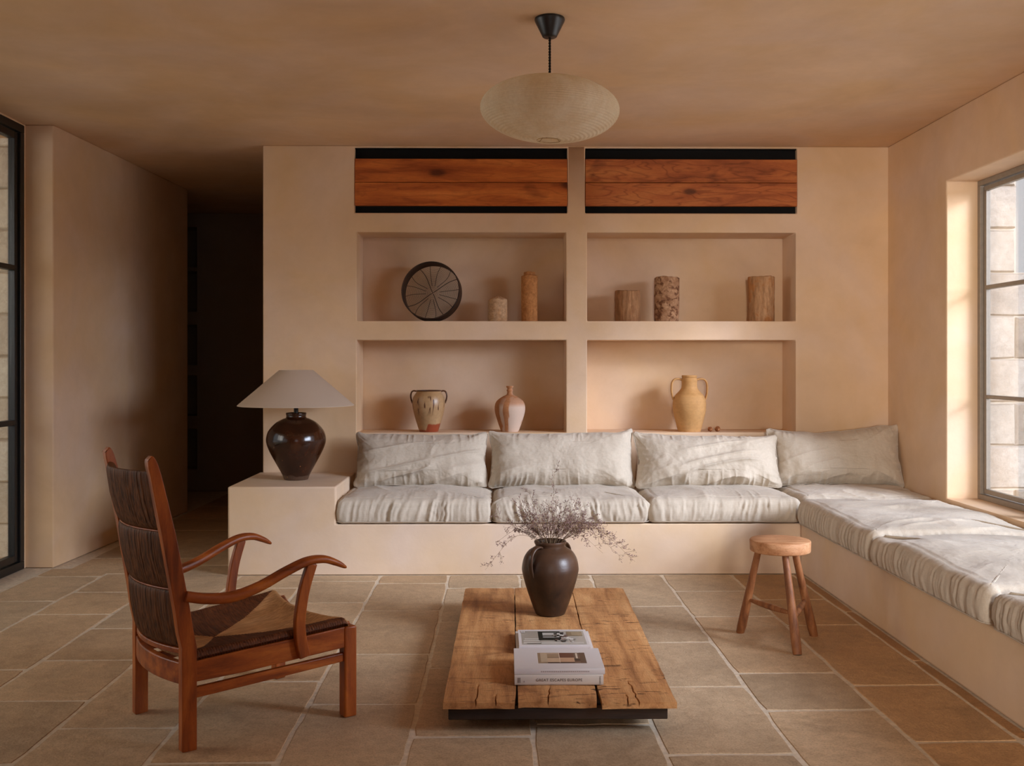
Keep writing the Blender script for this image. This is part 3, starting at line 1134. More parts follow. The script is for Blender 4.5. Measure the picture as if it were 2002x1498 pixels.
SG, BG = 'seat cushions on the plaster bench', 'back cushions along the niche wall'
CT = 0.137
seat_cushion('seat_cushion', 0.856, 0.66, CT, 0.036, 1.7, 'long gathered linen seat cushion nearest the lamp plinth', (-0.474, Y_BENCH - 0.012 + 0.33, BT + 0.002), 0, 'gather', SG)
seat_cushion('seat_cushion', 0.858, 0.66, CT, 0.036, 5.1, 'gathered linen seat cushion directly behind the dried flowers', (0.387, Y_BENCH - 0.016 + 0.33, BT + 0.002), 0, 'gather', SG)
seat_cushion('seat_cushion', 0.84, 0.66, CT - 0.002, 0.036, 9.4, 'gathered linen seat cushion at the right end of the niche bench, behind the stool', (1.236, Y_BENCH - 0.010 + 0.33, BT + 0.002), 0, 'gather', SG)
seat_cushion('seat_cushion', 0.745, 0.66, CT - 0.006, 0.034, 12.2, 'linen seat cushion in the corner of the bench under the corner pillow', (2.035, Y_BENCH + 0.02 + 0.33, BT + 0.005), 0, 'flat', SG)
# window bench: front edges look towards -X
seat_cushion('seat_cushion', 1.055, 0.785, CT, 0.034, 15.8, 'flat linen window seat cushion right in front of the corner cushion', (1.612 + 0.3925, 4.853, BT + 0.005), -PI / 2, 'flat', SG)
seat_cushion('seat_cushion', 1.03, 0.785, CT, 0.034, 21.3, 'creased linen window seat cushion in the middle of the window bench', (1.608 + 0.3925, 3.798, BT + 0.005), -PI / 2, 'flat', SG)
seat_cushion('seat_cushion', 1.06, 0.785, CT - 0.004, 0.034, 27.9, 'linen window seat cushion nearest the camera, cut off at the right', (1.614 + 0.3925, 2.74, BT + 0.005), -PI / 2, 'flat', SG)

BZ = BT + CT + 0.008
back_cushion('back_cushion', 0.80, 0.335, 0.17, 3.3, 'rumpled linen back cushion beside the lamp plinth', (-0.472, 5.905, BZ), math.radians(19), 0, BG, 0.03, 0.022)
back_cushion('back_cushion', 0.875, 0.350, 0.18, 8.6, 'widest linen back cushion with a peaked right corner behind the dried flowers', (0.366, 5.90, BZ), math.radians(19), 0, BG, 0.06, 0.030, 0.006)
back_cushion('back_cushion', 0.875, 0.335, 0.19, 14.9, 'slumped linen back cushion below the yellow amphora', (1.235, 5.865, BZ), math.radians(22), 0, BG, 0.03, 0.016, -0.012)
back_cushion('back_cushion', 0.80, 0.355, 0.20, 19.2, 'plump linen back cushion wedged into the window corner', (2.018, 5.935, BZ), math.radians(16), math.radians(-2), BG, 0.10, 0.030, 0.016)

# ------------------------------------------------------------------ board covers and cooling unit in the top niches
for k, (x0, x1) in enumerate(NX):
    xa, xb = x0 - 0.0105, x1 + 0.0065
    zb = (2.132, 2.2755, 2.2785, 2.423)
    lab = ['orange pine board cover across the left top niche', 'darker knotty pine board cover across the right top niche'][k]
    root = empty('board_cover', ((xa + xb) / 2, Y_BACK - 0.004, 2.132), 0, lab, 'wooden panel', 'board covers in the top niches')
    w = (xb - xa) / 2
    mt = M['board'] if k == 0 else M['board_dark']
    for j, (za, zz) in enumerate(((zb[0], zb[1]), (zb[2], zb[3]))):
        MB().box(-w, w, 0.0 + 0.002 * (j - k), 0.026, za - 2.132, zz - 2.132).build('plank', mt, root, 35, 0.0025)
    for s_ in (-0.75, 0.75):
        MB().box(w * s_ - 0.02, w * s_ + 0.02, 0.0265, 0.0305, -0.01 if k else 0.0, 0.27).build('batten', M['black'], root, 35)
ac = empty('cooling_unit', (1.19, Y_BACK + 0.09, 2.094), 0, 'black slim air cooling unit behind the knotty boards, only its louvred underside showing', 'air conditioner')
MB().box(-0.50, 0.50, 0.0, 0.20, 0.0, 0.29).build('casing', M['black_plastic'], ac, 35, 0.012, 3)
MB().box(-0.44, 0.44, -0.012, -0.001, 0.008, 0.026).build('louvre', M['black_metal'], ac, 35, 0.003)
ac.location = (1.19, Y_BACK + 0.075, 2.0895)


# ------------------------------------------------------------------ pendant lamp
pend = empty('pendant_lamp', (0.193, 3.881, H_CEIL), 0, 'ribbed paper lantern hanging on a black cord from a black ceiling rose', 'pendant lamp')
MB().lathe([(0.0, -0.075), (0.024, -0.075), (0.0285, -0.072), (0.031, -0.066), (0.058, -0.012), (0.0595, -0.006), (0.058, -0.001), (0.0, -0.001)], 48, caps=(False, False)).build('ceiling_rose', M['black_plastic'], pend, 40)
cord = MB()
for ph in (0, PI):
    pts = []
    for i in range(150):
        z = -0.075 - 0.33 * i / 149
        a = ph + i * 0.62
        pts.append((0.0026 * math.cos(a), 0.0026 * math.sin(a), z))
    cord.tube(pts, 0.0026, 6)
cord.build('cord', M['cord'], pend, 180)

m_ = MT('lantern_paper')
v_ = m_.coord('Object')
ang_ = m_.noise(m_.coord('Object', (9, 9, 0.6)), 1.0, 3, 0.6)
tone = m_.ramp(ang_, [(0.35, (0.84, 0.72, 0.52, 1)), (0.6, (0.92, 0.84, 0.68, 1))])
fib_ = m_.noise(v_, 90, 4, 0.7)
tone = m_.mix(tone, m_.ramp(fib_, [(0.3, (0.9, 0.88, 0.84, 1)), (0.7, (1.04, 1.04, 1.04, 1))]), 0.8, 'MULTIPLY')
m_.out(tone, 0.8, None, 0.15)
tl_ = m_.n('ShaderNodeBsdfTranslucent')
m_.l(tone, tl_.inputs[0])
mx_ = m_.n('ShaderNodeMixShader')
mx_.inputs[0].default_value = 0.45
m_.l(m_.b.outputs[0], mx_.inputs[1])
m_.l(tl_.outputs[0], mx_.inputs[2])
m_.l(mx_.outputs[0], m_.t.nodes['Material Output'].inputs[0])
M['paper'] = m_.m

sh = MB()
A_, B_ = 0.272, 0.122
prof = []
ribs = 40
a0 = math.asin(0.046 / A_)
for k in range(ribs * 4 + 1):
    t = k / (ribs * 4)
    th = -PI / 2 + a0 + (PI - a0 - 0.10) * t
    d = 0.0034 * (1 - abs(math.sin(PI * t * ribs)))
    prof.append(((A_ - d) * math.cos(th), (B_ - d) * math.sin(th)))
sh.lathe(prof, 96, caps=(False, False))
lan = sh.build('paper_shade', M['paper'], pend, 180)
LZ = 2.149 - H_CEIL
lan.location = (0, 0, LZ)
lan.rotation_euler = (math.radians(1.0), math.radians(2.2), 0)
rim = MB()
ringp = [(0.046 * math.cos(a), 0.046 * math.sin(a), -B_ * 0.985) for a in np.linspace(0, 2 * PI, 40)]
rim.tube(ringp, 0.0011, 6, None, 2, False)
ringt = [(0.030 * math.cos(a), 0.030 * math.sin(a), B_ * 0.992) for a in np.linspace(0, 2 * PI, 30)]
rim.tube(ringt, 0.0018, 6, None, 2, False)
for a in (0.3, 2.4, 4.5):
    rim.tube([(0.046 * math.cos(a), 0.046 * math.sin(a), -B_ * 0.985), (0.004, 0, -B_ * 0.6), (0.004, 0, B_ * 0.9)], 0.0013, 5)
rim.build('wire_frame', simple('brass_wire', (0.35, 0.22, 0.09, 1), 0.4, 0.5, 0.6), lan, 180)
bulb = MB().lathe([(0.0, -0.075), (0.018, -0.070), (0.029, -0.052), (0.030, -0.038), (0.022, -0.016), (0.014, 0.0), (0.014, 0.03), (0.0, 0.03)], 24, caps=(False, False))
bulb.build('bulb', simple('opal_bulb', (0.75, 0.70, 0.62, 1), 0.3, 0.5), lan, 60)

# ------------------------------------------------------------------ table lamp on the plinth
lamp = empty('table_lamp', (-1.184, 5.79, 0.483), 0, 'table lamp with glossy brown jar base and wide white cone shade on the plinth', 'lamp')


def glaze_extra(m, v, col):
    sep = m.n('ShaderNodeSeparateXYZ')
    m.l(v, sep.inputs[0])
    foot = m.ramp(m.math('MULTIPLY', m.math('ADD', sep.outputs[2], m.math('MULTIPLY', m.noise(v, 9, 4), 0.05)), 2.2), [(0.04, (1, 1, 1, 1)), (0.115, (1, 1, 1, 1)), (0.13, (0, 0, 0, 1))])
    col = m.mix(col, (0.085, 0.045, 0.028, 1), foot)
    sp = m.n('ShaderNodeTexVoronoi')
    sp.inputs['Scale'].default_value = 16.0
    m.l(v, sp.inputs['Vector'])
    s = m.ramp(sp.outputs['Distance'], [(0.045, (1, 1, 1, 1)), (0.075, (0, 0, 0, 1))])
    return m.mix(col, (0.30, 0.13, 0.045, 1), m.math('MULTIPLY', s, 0.55))


M['lamp_glaze'] = ceramic('brown_lamp_glaze', (0.011, 0.0055, 0.004, 1), (0.065, 0.020, 0.008, 1), 0.16, 4.5, 0.6, 0.3, glaze_extra, 0.12)
prof = smooth_path([(0.066, 0.0), (0.070, 0.004), (0.082, 0.035), (0.113, 0.092), (0.148, 0.158), (0.168, 0.210), (0.1695, 0.245), (0.156, 0.285), (0.118, 0.328), (0.080, 0.350), (0.060, 0.357)], 60)
prof = [tuple(p) for p in prof] + [(0.0565, 0.362), (0.0565, 0.372), (0.0585, 0.379), (0.059, 0.384), (0.056, 0.388), (0.048, 0.388), (0.046, 0.380), (0.0, 0.380)]
MB().lathe(prof, 64, caps=(True, False)).build('jar_base', M['lamp_glaze'], lamp, 50)
MB().lathe([(0.0128, 0.378), (0.0128, 0.47), (0.008, 0.475), (0.0, 0.475)], 20, caps=(True, False)).build('stem', M['black_metal'], lamp, 50)
SHZ = 0.4285
sh = MB()
pr = [(0.332, SHZ), (0.3325, SHZ + 0.003), (0.0975, SHZ + 0.205), (0.0955, SHZ + 0.206), (0.0945, SHZ + 0.204), (0.328, SHZ + 0.002)]
sh.lathe(pr + [pr[0]], 96, caps=(False, False))
shade = sh.build('lamp_shade', M['shade'], lamp, 40)
sp = MB()
for k in range(3):
    a = k * 2 * PI / 3 + 0.4
    sp.tube([(0, 0, SHZ + 0.17), (0.103 * math.cos(a), 0.103 * math.sin(a), SHZ + 0.194)], 0.002, 6)
sp.tube([(0, 0, 0.473), (0, 0, SHZ + 0.175)], 0.005, 8)
sp.build('shade_carrier', M['black_metal'], lamp, 60)

# ------------------------------------------------------------------ armchair
CH = math.radians(38.46)
chair = empty('armchair', (-1.068, 3.159, 0.0), CH, 'low wooden armchair with high woven rush back, rush seat and swooping bentwood arms', 'armchair')


def sd(s, z, sg, off=0.0):
    return (s * 0.9954, sg * (0.224 + s * 0.096 + off), z)


def s_post(z):
    zs = [0, 0.22, 0.30, 0.43, 0.65, 0.83, 0.868, 0.89]
    ss = [0.002, 0.002, 0.0, -0.019, -0.058, -0.096, -0.106, -0.112]
    return float(np.interp(z, zs, ss))


def bar(stations, sg, o0, o1):
    """stations (s_low, s_high, z_low, z_high) -> rectangular section running between offsets o0..o1"""
    rings = []
    for a, b_ in stations:
        rings.append([sd(a[0], a[1], sg, o0), sd(b_[0], b_[1], sg, o0), sd(b_[0], b_[1], sg, o1), sd(a[0], a[1], sg, o1)])
    return rings


for sg in (-1, 1):
    # rear post, kicked back above the seat, rounded top
    st = []
    for z, w in ((0, .042), (.006, .044), (.10, .044), (.22, .044), (.27, .045), (.31, .044), (.36, .043), (.43, .042), (.54, .041), (.65, .039), (.75, .035), (.83, .030), (.858, .028), (.872, .024), (.881, .017), (.885, .008)):
        c = s_post(z) if z > 0.31 else 0.0015
        tl = -0.004 if z > 0.31 else 0
        st.append(((c - w / 2, z + tl), (c + w / 2, z - tl)))
    MB().loft(bar(st, sg, -0.031, 0.0)).build('rear_post', M['oak_z'], chair, 40, 0.005, 3)
    st = [((.502, 0), (.545, 0)), ((.502, .15), (.545, .15)), ((.502, .292), (.545, .292)), ((.505, .299), (.542, .299))]
    MB().loft(bar(st, sg, -0.040, 0.001)).build('front_leg', M['oak_z'], chair, 40, 0.006, 3)
    st = [((s, z0), (s, z1)) for s, z0, z1 in ((.018, .203, .266), (.17, .207, .277), (.34, .219, .286), (.505, .230, .298))]
    MB().loft(bar(st, sg, -0.028, -0.004)).build('side_rail', M['oak'], chair, 40, 0.003)
    st = [((s, z0), (s, z1)) for s, z0, z1 in ((.018, .153, .185), (.236, .166, .197), (.505, .184, .212))]
    MB().loft(bar(st, sg, -0.026, -0.008)).build('side_stretcher', M['oak'], chair, 40, 0.003)
    # curved arm support fixed to the outside of the rail
    pc = smooth_path([(.358, .226, .036), (.347, .275, .036), (.342, .335, .034), (.348, .39, .033), (.360, .45, .033), (.384, .522, .032)], 22)
    st = []
    for k in range(len(pc)):
        t = pc[min(k + 1, len(pc) - 1), :2] - pc[max(k - 1, 0), :2]
        t = t / np.linalg.norm(t)
        nn = np.array([t[1], -t[0]])
        c, w = pc[k, :2], pc[k, 2] / 2
        st.append((tuple(c - nn * w), tuple(c + nn * w)))
    MB().loft(bar(st, sg, -0.0035, 0.018)).build('arm_support', M['oak_z'], chair, 40, 0.004, 3)
    # swooping arm
    pa = smooth_path([(-.012, .466, .015, .016), (.05, .4515, .017, .0165), (.13, .447, .018, .0165), (.215, .468, .018, .0155), (.30, .5045, .019, .0145), (.37, .5285, .0205, .0135),
                      (.425, .5295, .021, .0125), (.468, .5135, .020, .0105), (.495, .4985, .015, .0065), (.503, .4935, .007, .003)], 48)
    path = [sd(p[0], p[1], sg, 0.004) for p in pa]
    lat = Vector(sd(0.3, 0, sg, 1.0)) - Vector(sd(0.3, 0, sg, 0.0))
    MB().tube(path, [(float(p[2]), float(p[3])) for p in pa], 20, lat, 2.6).build('arm', M['oak'], chair, 60)


def curved_rail(s, z0, z1, bow, th, half, n=24, dz=0.0):
    rings = []
    for k in range(n + 1):
        t = -1 + 2 * k / n
        b_ = bow * (1 - t * t)
        y = t * half
        za = dz * (1 - t * t)
        rings.append([(s + b_ - th / 2, y, z0 + za), (s + b_ + th / 2, y, z0 + za), (s + b_ + th / 2, y, z1 + za), (s + b_ - th / 2, y, z1 + za)])
    return rings


MB().loft(curved_rail(-0.004, 0.196, 0.262, -0.032, 0.022, 0.200)).build('rear_rail', M['oak'], chair, 40, 0.004, 3)
MB().loft(curved_rail(0.522, 0.232, 0.284, -0.030, 0.022, 0.240)).build('front_rail', M['oak'], chair, 40, 0.004, 3)
MB().loft(curved_rail(0.530, 0.286, 0.306, -0.045, 0.020, 0.240, 28, -0.006)).build('front_seat_bar', M['oak'], chair, 40, 0.006, 3)

# rush back: three padded bands of upright strands wrapped over curved rails
for zt, zb_ in ((.840, .6635), (.6575, .4845), (.4785, .305)):
    nst, ns = 270, 30
    V, F = [], []
    for i in range(nst):
        t = -1 + 2 * i / (nst - 1)
        strand = abs(math.sin(PI * i / 3.0 + 0.25)) ** 0.7
        jit = 0.0016 * float(noise(i * 0.31, zt * 40))
        for j in range(ns):
            a = 2 * PI * j / ns
            ca, sa = math.cos(a), math.sin(a)
            u = math.copysign(abs(ca) ** 0.8, ca)
            w = math.copysign(abs(sa) ** 0.35, sa)
            thick = 0.0125 + 0.004 * (1 - abs(w)) + 0.0018 * strand + jit
            z = (zt + zb_) / 2 + w * (zt - zb_) / 2
            z += 0.0012 * strand * (1 if w > 0 else -1) * abs(w) ** 6
            s = s_post(z)
            x = s * 0.9954 - 0.046 * (1 - t * t) + u * thick
            y = t * (0.224 + s * 0.096 - 0.029)
            V.append((x, y, z - 0.004 * u))
    for i in range(nst - 1):
        for j in range(ns):
            k = (j + 1) % ns
            F.append((i * ns + j, i * ns + k, (i + 1) * ns + k, (i + 1) * ns + j))
    F.append(tuple(range(ns)))
    F.append(tuple((nst - 1) * ns + j for j in reversed(range(ns))))
    add('back_rush_band', V, F, M['rush_back'], chair, 180.0)
for z in (.660, .482):
    MB().loft(curved_rail(s_post(z) * 0.9954 - 0.001, z - 0.003, z + 0.003, -0.046, 0.008, 0.196)).build('back_rail', M['oak'], chair, 40, 0.003)
MB().loft(curved_rail(s_post(.30) * 0.9954 - 0.001, 0.286, 0.303, -0.044, 0.018, 0.200)).build('lower_back_rail', M['oak'], chair, 40, 0.003)

# rush seat: strands cross each rail at right angles and meet on the mitre lines
ns_, nt_ = 250, 300
V, F, MI = [], [], []
apex = 0.17
for i in range(ns_):
    q = i / (ns_ - 1)
    for j in range(nt_):
        t = -1 + 2 * j / (nt_ - 1)
        s = 0.012 - 0.034 * (1 - q) ** 3 * (1 - t * t) + 0.505 * q - 0.038 * q * (1 - t * t)
        half = 0.224 + s * 0.096 - 0.008
        y = t * half
        rail = 0.268 + 0.064 * s
        z = rail + 0.014 - 0.040 * (1 - abs(t) ** 2.4) * (1 - (2 * q - 1) ** 4) ** 0.8
        lim = (s / apex if s < apex else (0.517 - s) / (0.517 - apex)) if s < 0.517 else 0
        side = (1 - abs(t)) < max(lim, 0.0)
        if side:
            st = abs(math.sin(PI * (0.517 * q) / 0.0083 + 0.2))
        else:
            st = abs(math.sin(PI * (t * 0.25) / 0.0066 + 0.2))
        z += 0.0020 * st ** 0.6 + 0.0006 * float(noise(s * 40, y * 40))
        edge = sstep(0.94, 1.0, abs(t))
        z -= 0.017 * edge ** 2
        z -= 0.012 * sstep(0.965, 1.0, q) ** 2 + 0.014 * sstep(0.05, 0.0, q) ** 2
        V.append((s * 0.9954, y, z))
for i in range(ns_ - 1):
    for j in range(nt_ - 1):
        F.append((i * nt_ + j, i * nt_ + j + 1, (i + 1) * nt_ + j + 1, (i + 1) * nt_ + j))
        q = (i + 0.5) / (ns_ - 1)
        t = -1 + 2 * (j + 0.5) / (nt_ - 1)
        s = 0.012 - 0.034 * (1 - q) ** 3 * (1 - t * t) + 0.505 * q - 0.038 * q * (1 - t * t)
        lim = s / apex if s < apex else (0.517 - s) / (0.517 - apex)
        MI.append(0 if (1 - abs(t)) < max(lim, 0) else 1)
V, F = [tuple(v) for v in V], F
seat = add('rush_seat', V, F, [M['rush_dark'], M['rush_light']], chair, 180.0, MI)
seat['label'] = 'rush seat woven in dark brown side wedges and straw coloured front and back'
so = seat.modifiers.new('thickness', 'SOLIDIFY')
so.thickness = 0.012
so.offset = -1

# ------------------------------------------------------------------ low plank table
table = empty('coffee_table', (0.196, 3.90, 0.0), 0, 'very low coffee table of three worn wide planks on a dark base', 'table')
TZ = 0.100


def plank(xa0, xb0, xa1, xb1, y0, y1, seed, wl=0.0, wr=0.0, cracks=(), z0=TZ - 0.021, z1=TZ):
    """old board: uneven edges; a* at the near end, b* at the far end"""
    n = 150
    fr_ = sorted([k / 12 for k in range(13)] + [c[0] + d for c in cracks for d in (-0.012, 0.0, 0.012)])
    w = len(fr_) - 1
    rings = []
    for i in range(n + 1):
        t = i / n
        y = y0 + (y1 - y0) * t
        nick = math.exp(-t / 0.05)
        l = xa0 + (xa1 - xa0) * t + 0.0011 * float(fbm(t * 22 + seed, 1.0)) + nick * wl
        r = xb0 + (xb1 - xb0) * t + 0.0011 * float(fbm(t * 22 + seed, 7.0)) - nick * wr
        ring = []
        for k in range(w + 1):
            x = l + (r - l) * fr_[k]
            cut = 0.0
            for c0, ln, lean in cracks:
                if abs(fr_[k] - c0) < 0.0125 and t * abs(y1 - y0) < ln * 1.25:
                    x += lean * t + 0.0035 * float(noise(t * 60 + seed, c0 * 50))
                    if abs(fr_[k] - c0) < 1e-6 and t * abs(y1 - y0) < ln:
                        cut = 0.014 * (1 - t * abs(y1 - y0) / ln) ** 0.5
            yy = y + (0.005 * float(fbm(x * 18 + seed, 3.0)) if i in (0, n) else 0)
            ring.append((x, yy, z1 + 0.0014 * float(fbm(x * 9, y * 5, seed)) - (0.004 if (i in (0, n)) else 0) * 0.3 - (0.0015 if k in (0, w) else 0) - cut))
        for k in range(w, -1, -1):
            x = l + (r - l) * fr_[k]
            yy = y + (0.005 * float(fbm(x * 18 + seed, 3.0)) if i in (0, n) else 0)
            ring.append((x, yy, z0))
        rings.append(ring)
    return MB().loft(rings)


ox, oy = -0.196, -3.90
# each board may be split by a drying crack at its near end
def board(name, near, far, y0, y1, seed, wl=0.0, wr=0.0, cracks=()):
    return plank(near[0] + ox, near[1] + ox, far[0] + ox, far[1] + ox, y0 + oy, y1 + oy, seed, wl, wr, cracks).build(name, M['table'], table, 45)


board('plank', (-0.179, 0.0505), (-0.164, 0.0655), 3.112, 4.690, 2.0, 0.0, 0.005, ((0.455, 0.17, 0.02), (0.73, 0.07, 0.0)))
board('plank', (0.0555, 0.310), (0.069, 0.3340), 3.118, 4.690, 11.0, 0.002, 0.007, ((0.375, 0.14, 0.12),))
board('plank', (0.3155, 0.552), (0.3375, 0.578), 3.106, 4.686, 23.0, 0.004, 0.0, ((0.36, 0.075, -0.05), (0.50, 0.21, -0.08)))
MB().box(-0.163 + ox, 0.527 + ox, 3.125 + oy, 3.150 + oy, 0.040, TZ - 0.0225).build('end_apron', M['table_base'], table, 35, 0.003)
MB().box(-0.150 + ox, 0.545 + ox, 4.62 + oy, 4.645 + oy, 0.040, TZ - 0.0225).build('end_apron', M['table_base'], table, 35, 0.003)
for xa in (-0.150, 0.49):
    MB().box(xa + ox, xa + 0.03 + ox, 3.151 + oy, 4.619 + oy, 0.040, TZ - 0.0225).build('side_apron', M['table_base'], table, 35, 0.003)
for xa in (-0.11, 0.42):
    for ya in (3.24, 4.47):
        MB().box(xa + ox, xa + 0.06 + ox, ya + oy, ya + 0.06 + oy, 0.0, TZ - 0.0225).build('foot', M['table_base'], table, 35, 0.003)
for xa in (0.053, 0.313):
    MB().box(xa - 0.03 + ox, xa + 0.03 + ox, 3.17 + oy, 4.60 + oy, TZ - 0.045, TZ - 0.0225).build('cross_batten', M['table_base'], table, 35, 0.002)

# ------------------------------------------------------------------ stool
stool = empty('stool', (1.165, 4.135, 0.0), 0, 'small three-legged wooden stool with thick round seat near the window bench', 'stool')
wob = lambda a, z: 1 + 0.025 * math.cos(2 * a + 0.6) + 0.012 * math.cos(3 * a + 1.0)
MB().lathe([(0.0, 0.376), (0.115, 0.376), (0.1185, 0.378), (0.120, 0.382), (0.1215, 0.419), (0.1205, 0.4225), (0.118, 0.4245), (0.06, 0.4255), (0.0, 0.4255)], 56, caps=(False, False), wob=wob).build('seat', M['stool_top'], stool, 40)
feet = [(1.032, 4.268), (1.182, 3.945), (1.333, 4.216)]
tops = [(1.088, 4.176), (1.166, 4.062), (1.232, 4.160)]
legs = []
for (fx, fy), (tx, ty) in zip(feet, tops):
    A_p, B_p = Vector((fx - 1.165, fy - 4.135, 0.0)), Vector((tx - 1.165, ty - 4.135, 0.381))
    legs.append((A_p, B_p))
    pts = [A_p.lerp(B_p, t) for t in np.linspace(0, 1, 12)]
    pts[0].z = 0.0
    rr = [0.0175, 0.0195, 0.0192, 0.0188, 0.018, 0.0172, 0.0165, 0.0158, 0.015, 0.0145, 0.014, 0.0135]
    lg = MB().tube(pts, rr, 14)
    # flat foot on the floor
    lg.V = [(x, y, max(z, 0.0)) for x, y, z in lg.V]
    lg.build('leg', M['stool_leg'], stool, 50)
for a, b_, ta, tb in ((0, 1, 0.40, 0.395), (1, 2, 0.345, 0.42)):
    p, q = legs[a][0].lerp(legs[a][1], ta), legs[b_][0].lerp(legs[b_][1], tb)
    pts = [p.lerp(q, t) for t in np.linspace(0.04, 0.96, 11)]
    rr = [0.006, 0.0085, 0.0105, 0.012, 0.013, 0.0133, 0.013, 0.012, 0.0105, 0.0085, 0.006]
    MB().tube(pts, rr, 10).build('stretcher', M['stool_leg'], stool, 60)

# ------------------------------------------------------------------ dark jug on the table
jug = empty('jug', (0.2115, 4.208, TZ + 0.0015), 0, 'dark brown two-handled clay jug holding dried flowers on the table', 'jug')


def jug_extra(m, v, col):
    sep = m.n('ShaderNodeSeparateXYZ')
    m.l(v, sep.inputs[0])
    n = m.noise(v, 5, 4)
    g = m.ramp(m.math('ADD', m.math('MULTIPLY', sep.outputs[2], 3.0), m.math('MULTIPLY', n, 0.5)), [(0.55, (0, 0, 0, 1)), (1.0, (1, 1, 1, 1))])
    return m.mix(col, (0.125, 0.060, 0.032, 1), m.math('MULTIPLY', g, 0.5))


M['jug'] = ceramic('smoked_clay', (0.006, 0.005, 0.0045, 1), (0.070, 0.036, 0.021, 1), 0.36, 5.0, 0.4, 0.5, jug_extra, 0.25)
pj = smooth_path([(0.060, 0.0), (0.064, 0.005), (0.083, 0.055), (0.104, 0.118), (0.118, 0.172), (0.1195, 0.200), (0.111, 0.236), (0.094, 0.262), (0.074, 0.276), (0.0635, 0.283)], 54)
pj = [tuple(p) for p in pj] + [(0.063, 0.290), (0.0665, 0.2955), (0.0685, 0.301), (0.0675, 0.306), (0.063, 0.3075), (0.0595, 0.305), (0.057, 0.296), (0.057, 0.285), (0.066, 0.274), (0.08, 0.262), (0.09, 0.24), (0.085, 0.2), (0.0, 0.19)]
MB().lathe(pj, 64, caps=(True, False)).build('jug_body', M['jug'], jug, 50)
for a in (math.radians(228), math.radians(48)):
    d = Vector((math.cos(a), math.sin(a), 0))
    pth = smooth_path([(0.062, 0.286), (0.082, 0.2895), (0.108, 0.281), (0.126, 0.258), (0.1305, 0.228), (0.126, 0.198), (0.117, 0.170)], 22)
    pts = [(d.x * p[0], d.y * p[0], p[1]) for p in pth]
    MB().tube(pts, [(0.0135 - 0.003 * k / 21, 0.0055) for k in range(22)], 12, (-d.y, d.x, 0), 2.4).build('handle', M['jug'], jug, 70)

# dried sprigs: each one leans its own way out of the jug
M['stem'] = simple('dry_stem', (0.27, 0.175, 0.10, 1), 0.85, 0.2, 0, 0.2, 30)
M['floret'] = simple('dry_floret', (0.30, 0.195, 0.175, 1), 0.9, 0.1, 0, 0.35, 60)
mouth = Vector((0.2115, 4.208, TZ + 0.300))
srng = random.Random(5)


def sprig(end, droop, density, seed, label='thin dried sprig with tiny mauve-brown florets standing in the dark jug'):
    r = random.Random(seed)
    e = Vector(end)
    base = Vector((e.x * 0.10 * r.uniform(0.6, 1.3), e.y * 0.1, -0.085))
    lip = Vector((e.x, e.y, 0))
    k_ = min(0.050, 0.25 * lip.length) / max(lip.length, 1e-6)
    lip = Vector((e.x * k_, e.y * k_, 0.004))
    mid = lip.lerp(e, 0.45) + Vector((0, 0, droop))
    path = smooth_path([tuple(base), tuple(lip), tuple(mid), tuple(e)], 26)
    root = empty('dried_sprig', tuple(mouth), 0, label, 'dried flower', 'dried sprigs in the dark jug')
    st = MB()
    st.tube([tuple(p) for p in path], [0.0011 - 0.0007 * i / 25 for i in range(26)], 4)
    fl = MB()

    def floret(p, d):
        L = r.uniform(0.004, 0.0078)
        w = L * r.uniform(0.22, 0.36)
        d = (d + Vector((r.uniform(-.8, .8), r.uniform(-.8, .8), r.uniform(-.2, .9)))).normalized()
        a = d.orthogonal().normalized()
        b_ = d.cross(a)
        c = p + d * L * 0.55
        fl.raw([p, c + a * w, c + b_ * w, c - a * w, c - b_ * w, p + d * L],
               [(0, 2, 1), (0, 3, 2), (0, 4, 3), (0, 1, 4), (5, 1, 2), (5, 2, 3), (5, 3, 4), (5, 4, 1)])

    nb = int(11.5 * density)
    for q in range(nb):
        t = r.uniform(0.42, 0.99)
        i = int(t * 25)
        p = Vector(path[i])
        tan = (Vector(path[min(i + 1, 25)]) - Vector(path[max(i - 1, 0)])).normalized()
        side = tan.orthogonal().normalized()
        side = Matrix.Rotation(r.uniform(0, 2 * PI), 3, tan) @ side
        d = (tan * r.uniform(0.5, 1.1) + side * r.uniform(0.5, 1.0) + Vector((0, 0, 0.25))).normalized()
        L = r.uniform(0.022, 0.060) * (1.25 - 0.5 * t)
        m1 = p + d * L * 0.5 + side * L * 0.06
        e1 = p + d * L + Vector((0, 0, L * 0.12))
        st.tube([p, m1, e1], [0.0006, 0.0005, 0.0004], 3)
        for g in range(r.randint(3, 6)):
            u = r.uniform(0.25, 1.0)
            pp = p.lerp(m1, u * 2) if u < 0.5 else m1.lerp(e1, u * 2 - 1)
            dd = (d + Matrix.Rotation(r.uniform(0, 6.28), 3, d) @ d.orthogonal() * 0.8).normalized()
            l2 = r.uniform(0.004, 0.013)
            q2 = pp + dd * l2
            st.tube([pp, q2], [0.0004, 0.0003], 3)
            for _ in range(r.randint(1, 3)):
                floret(q2 if _ == 0 else pp.lerp(q2, r.random()), dd)
    st.build('stem', M['stem'], root, None)
    f_o = fl.build('florets', M['floret'], root, None)
    f_o['kind'] = 'stuff'
    return root


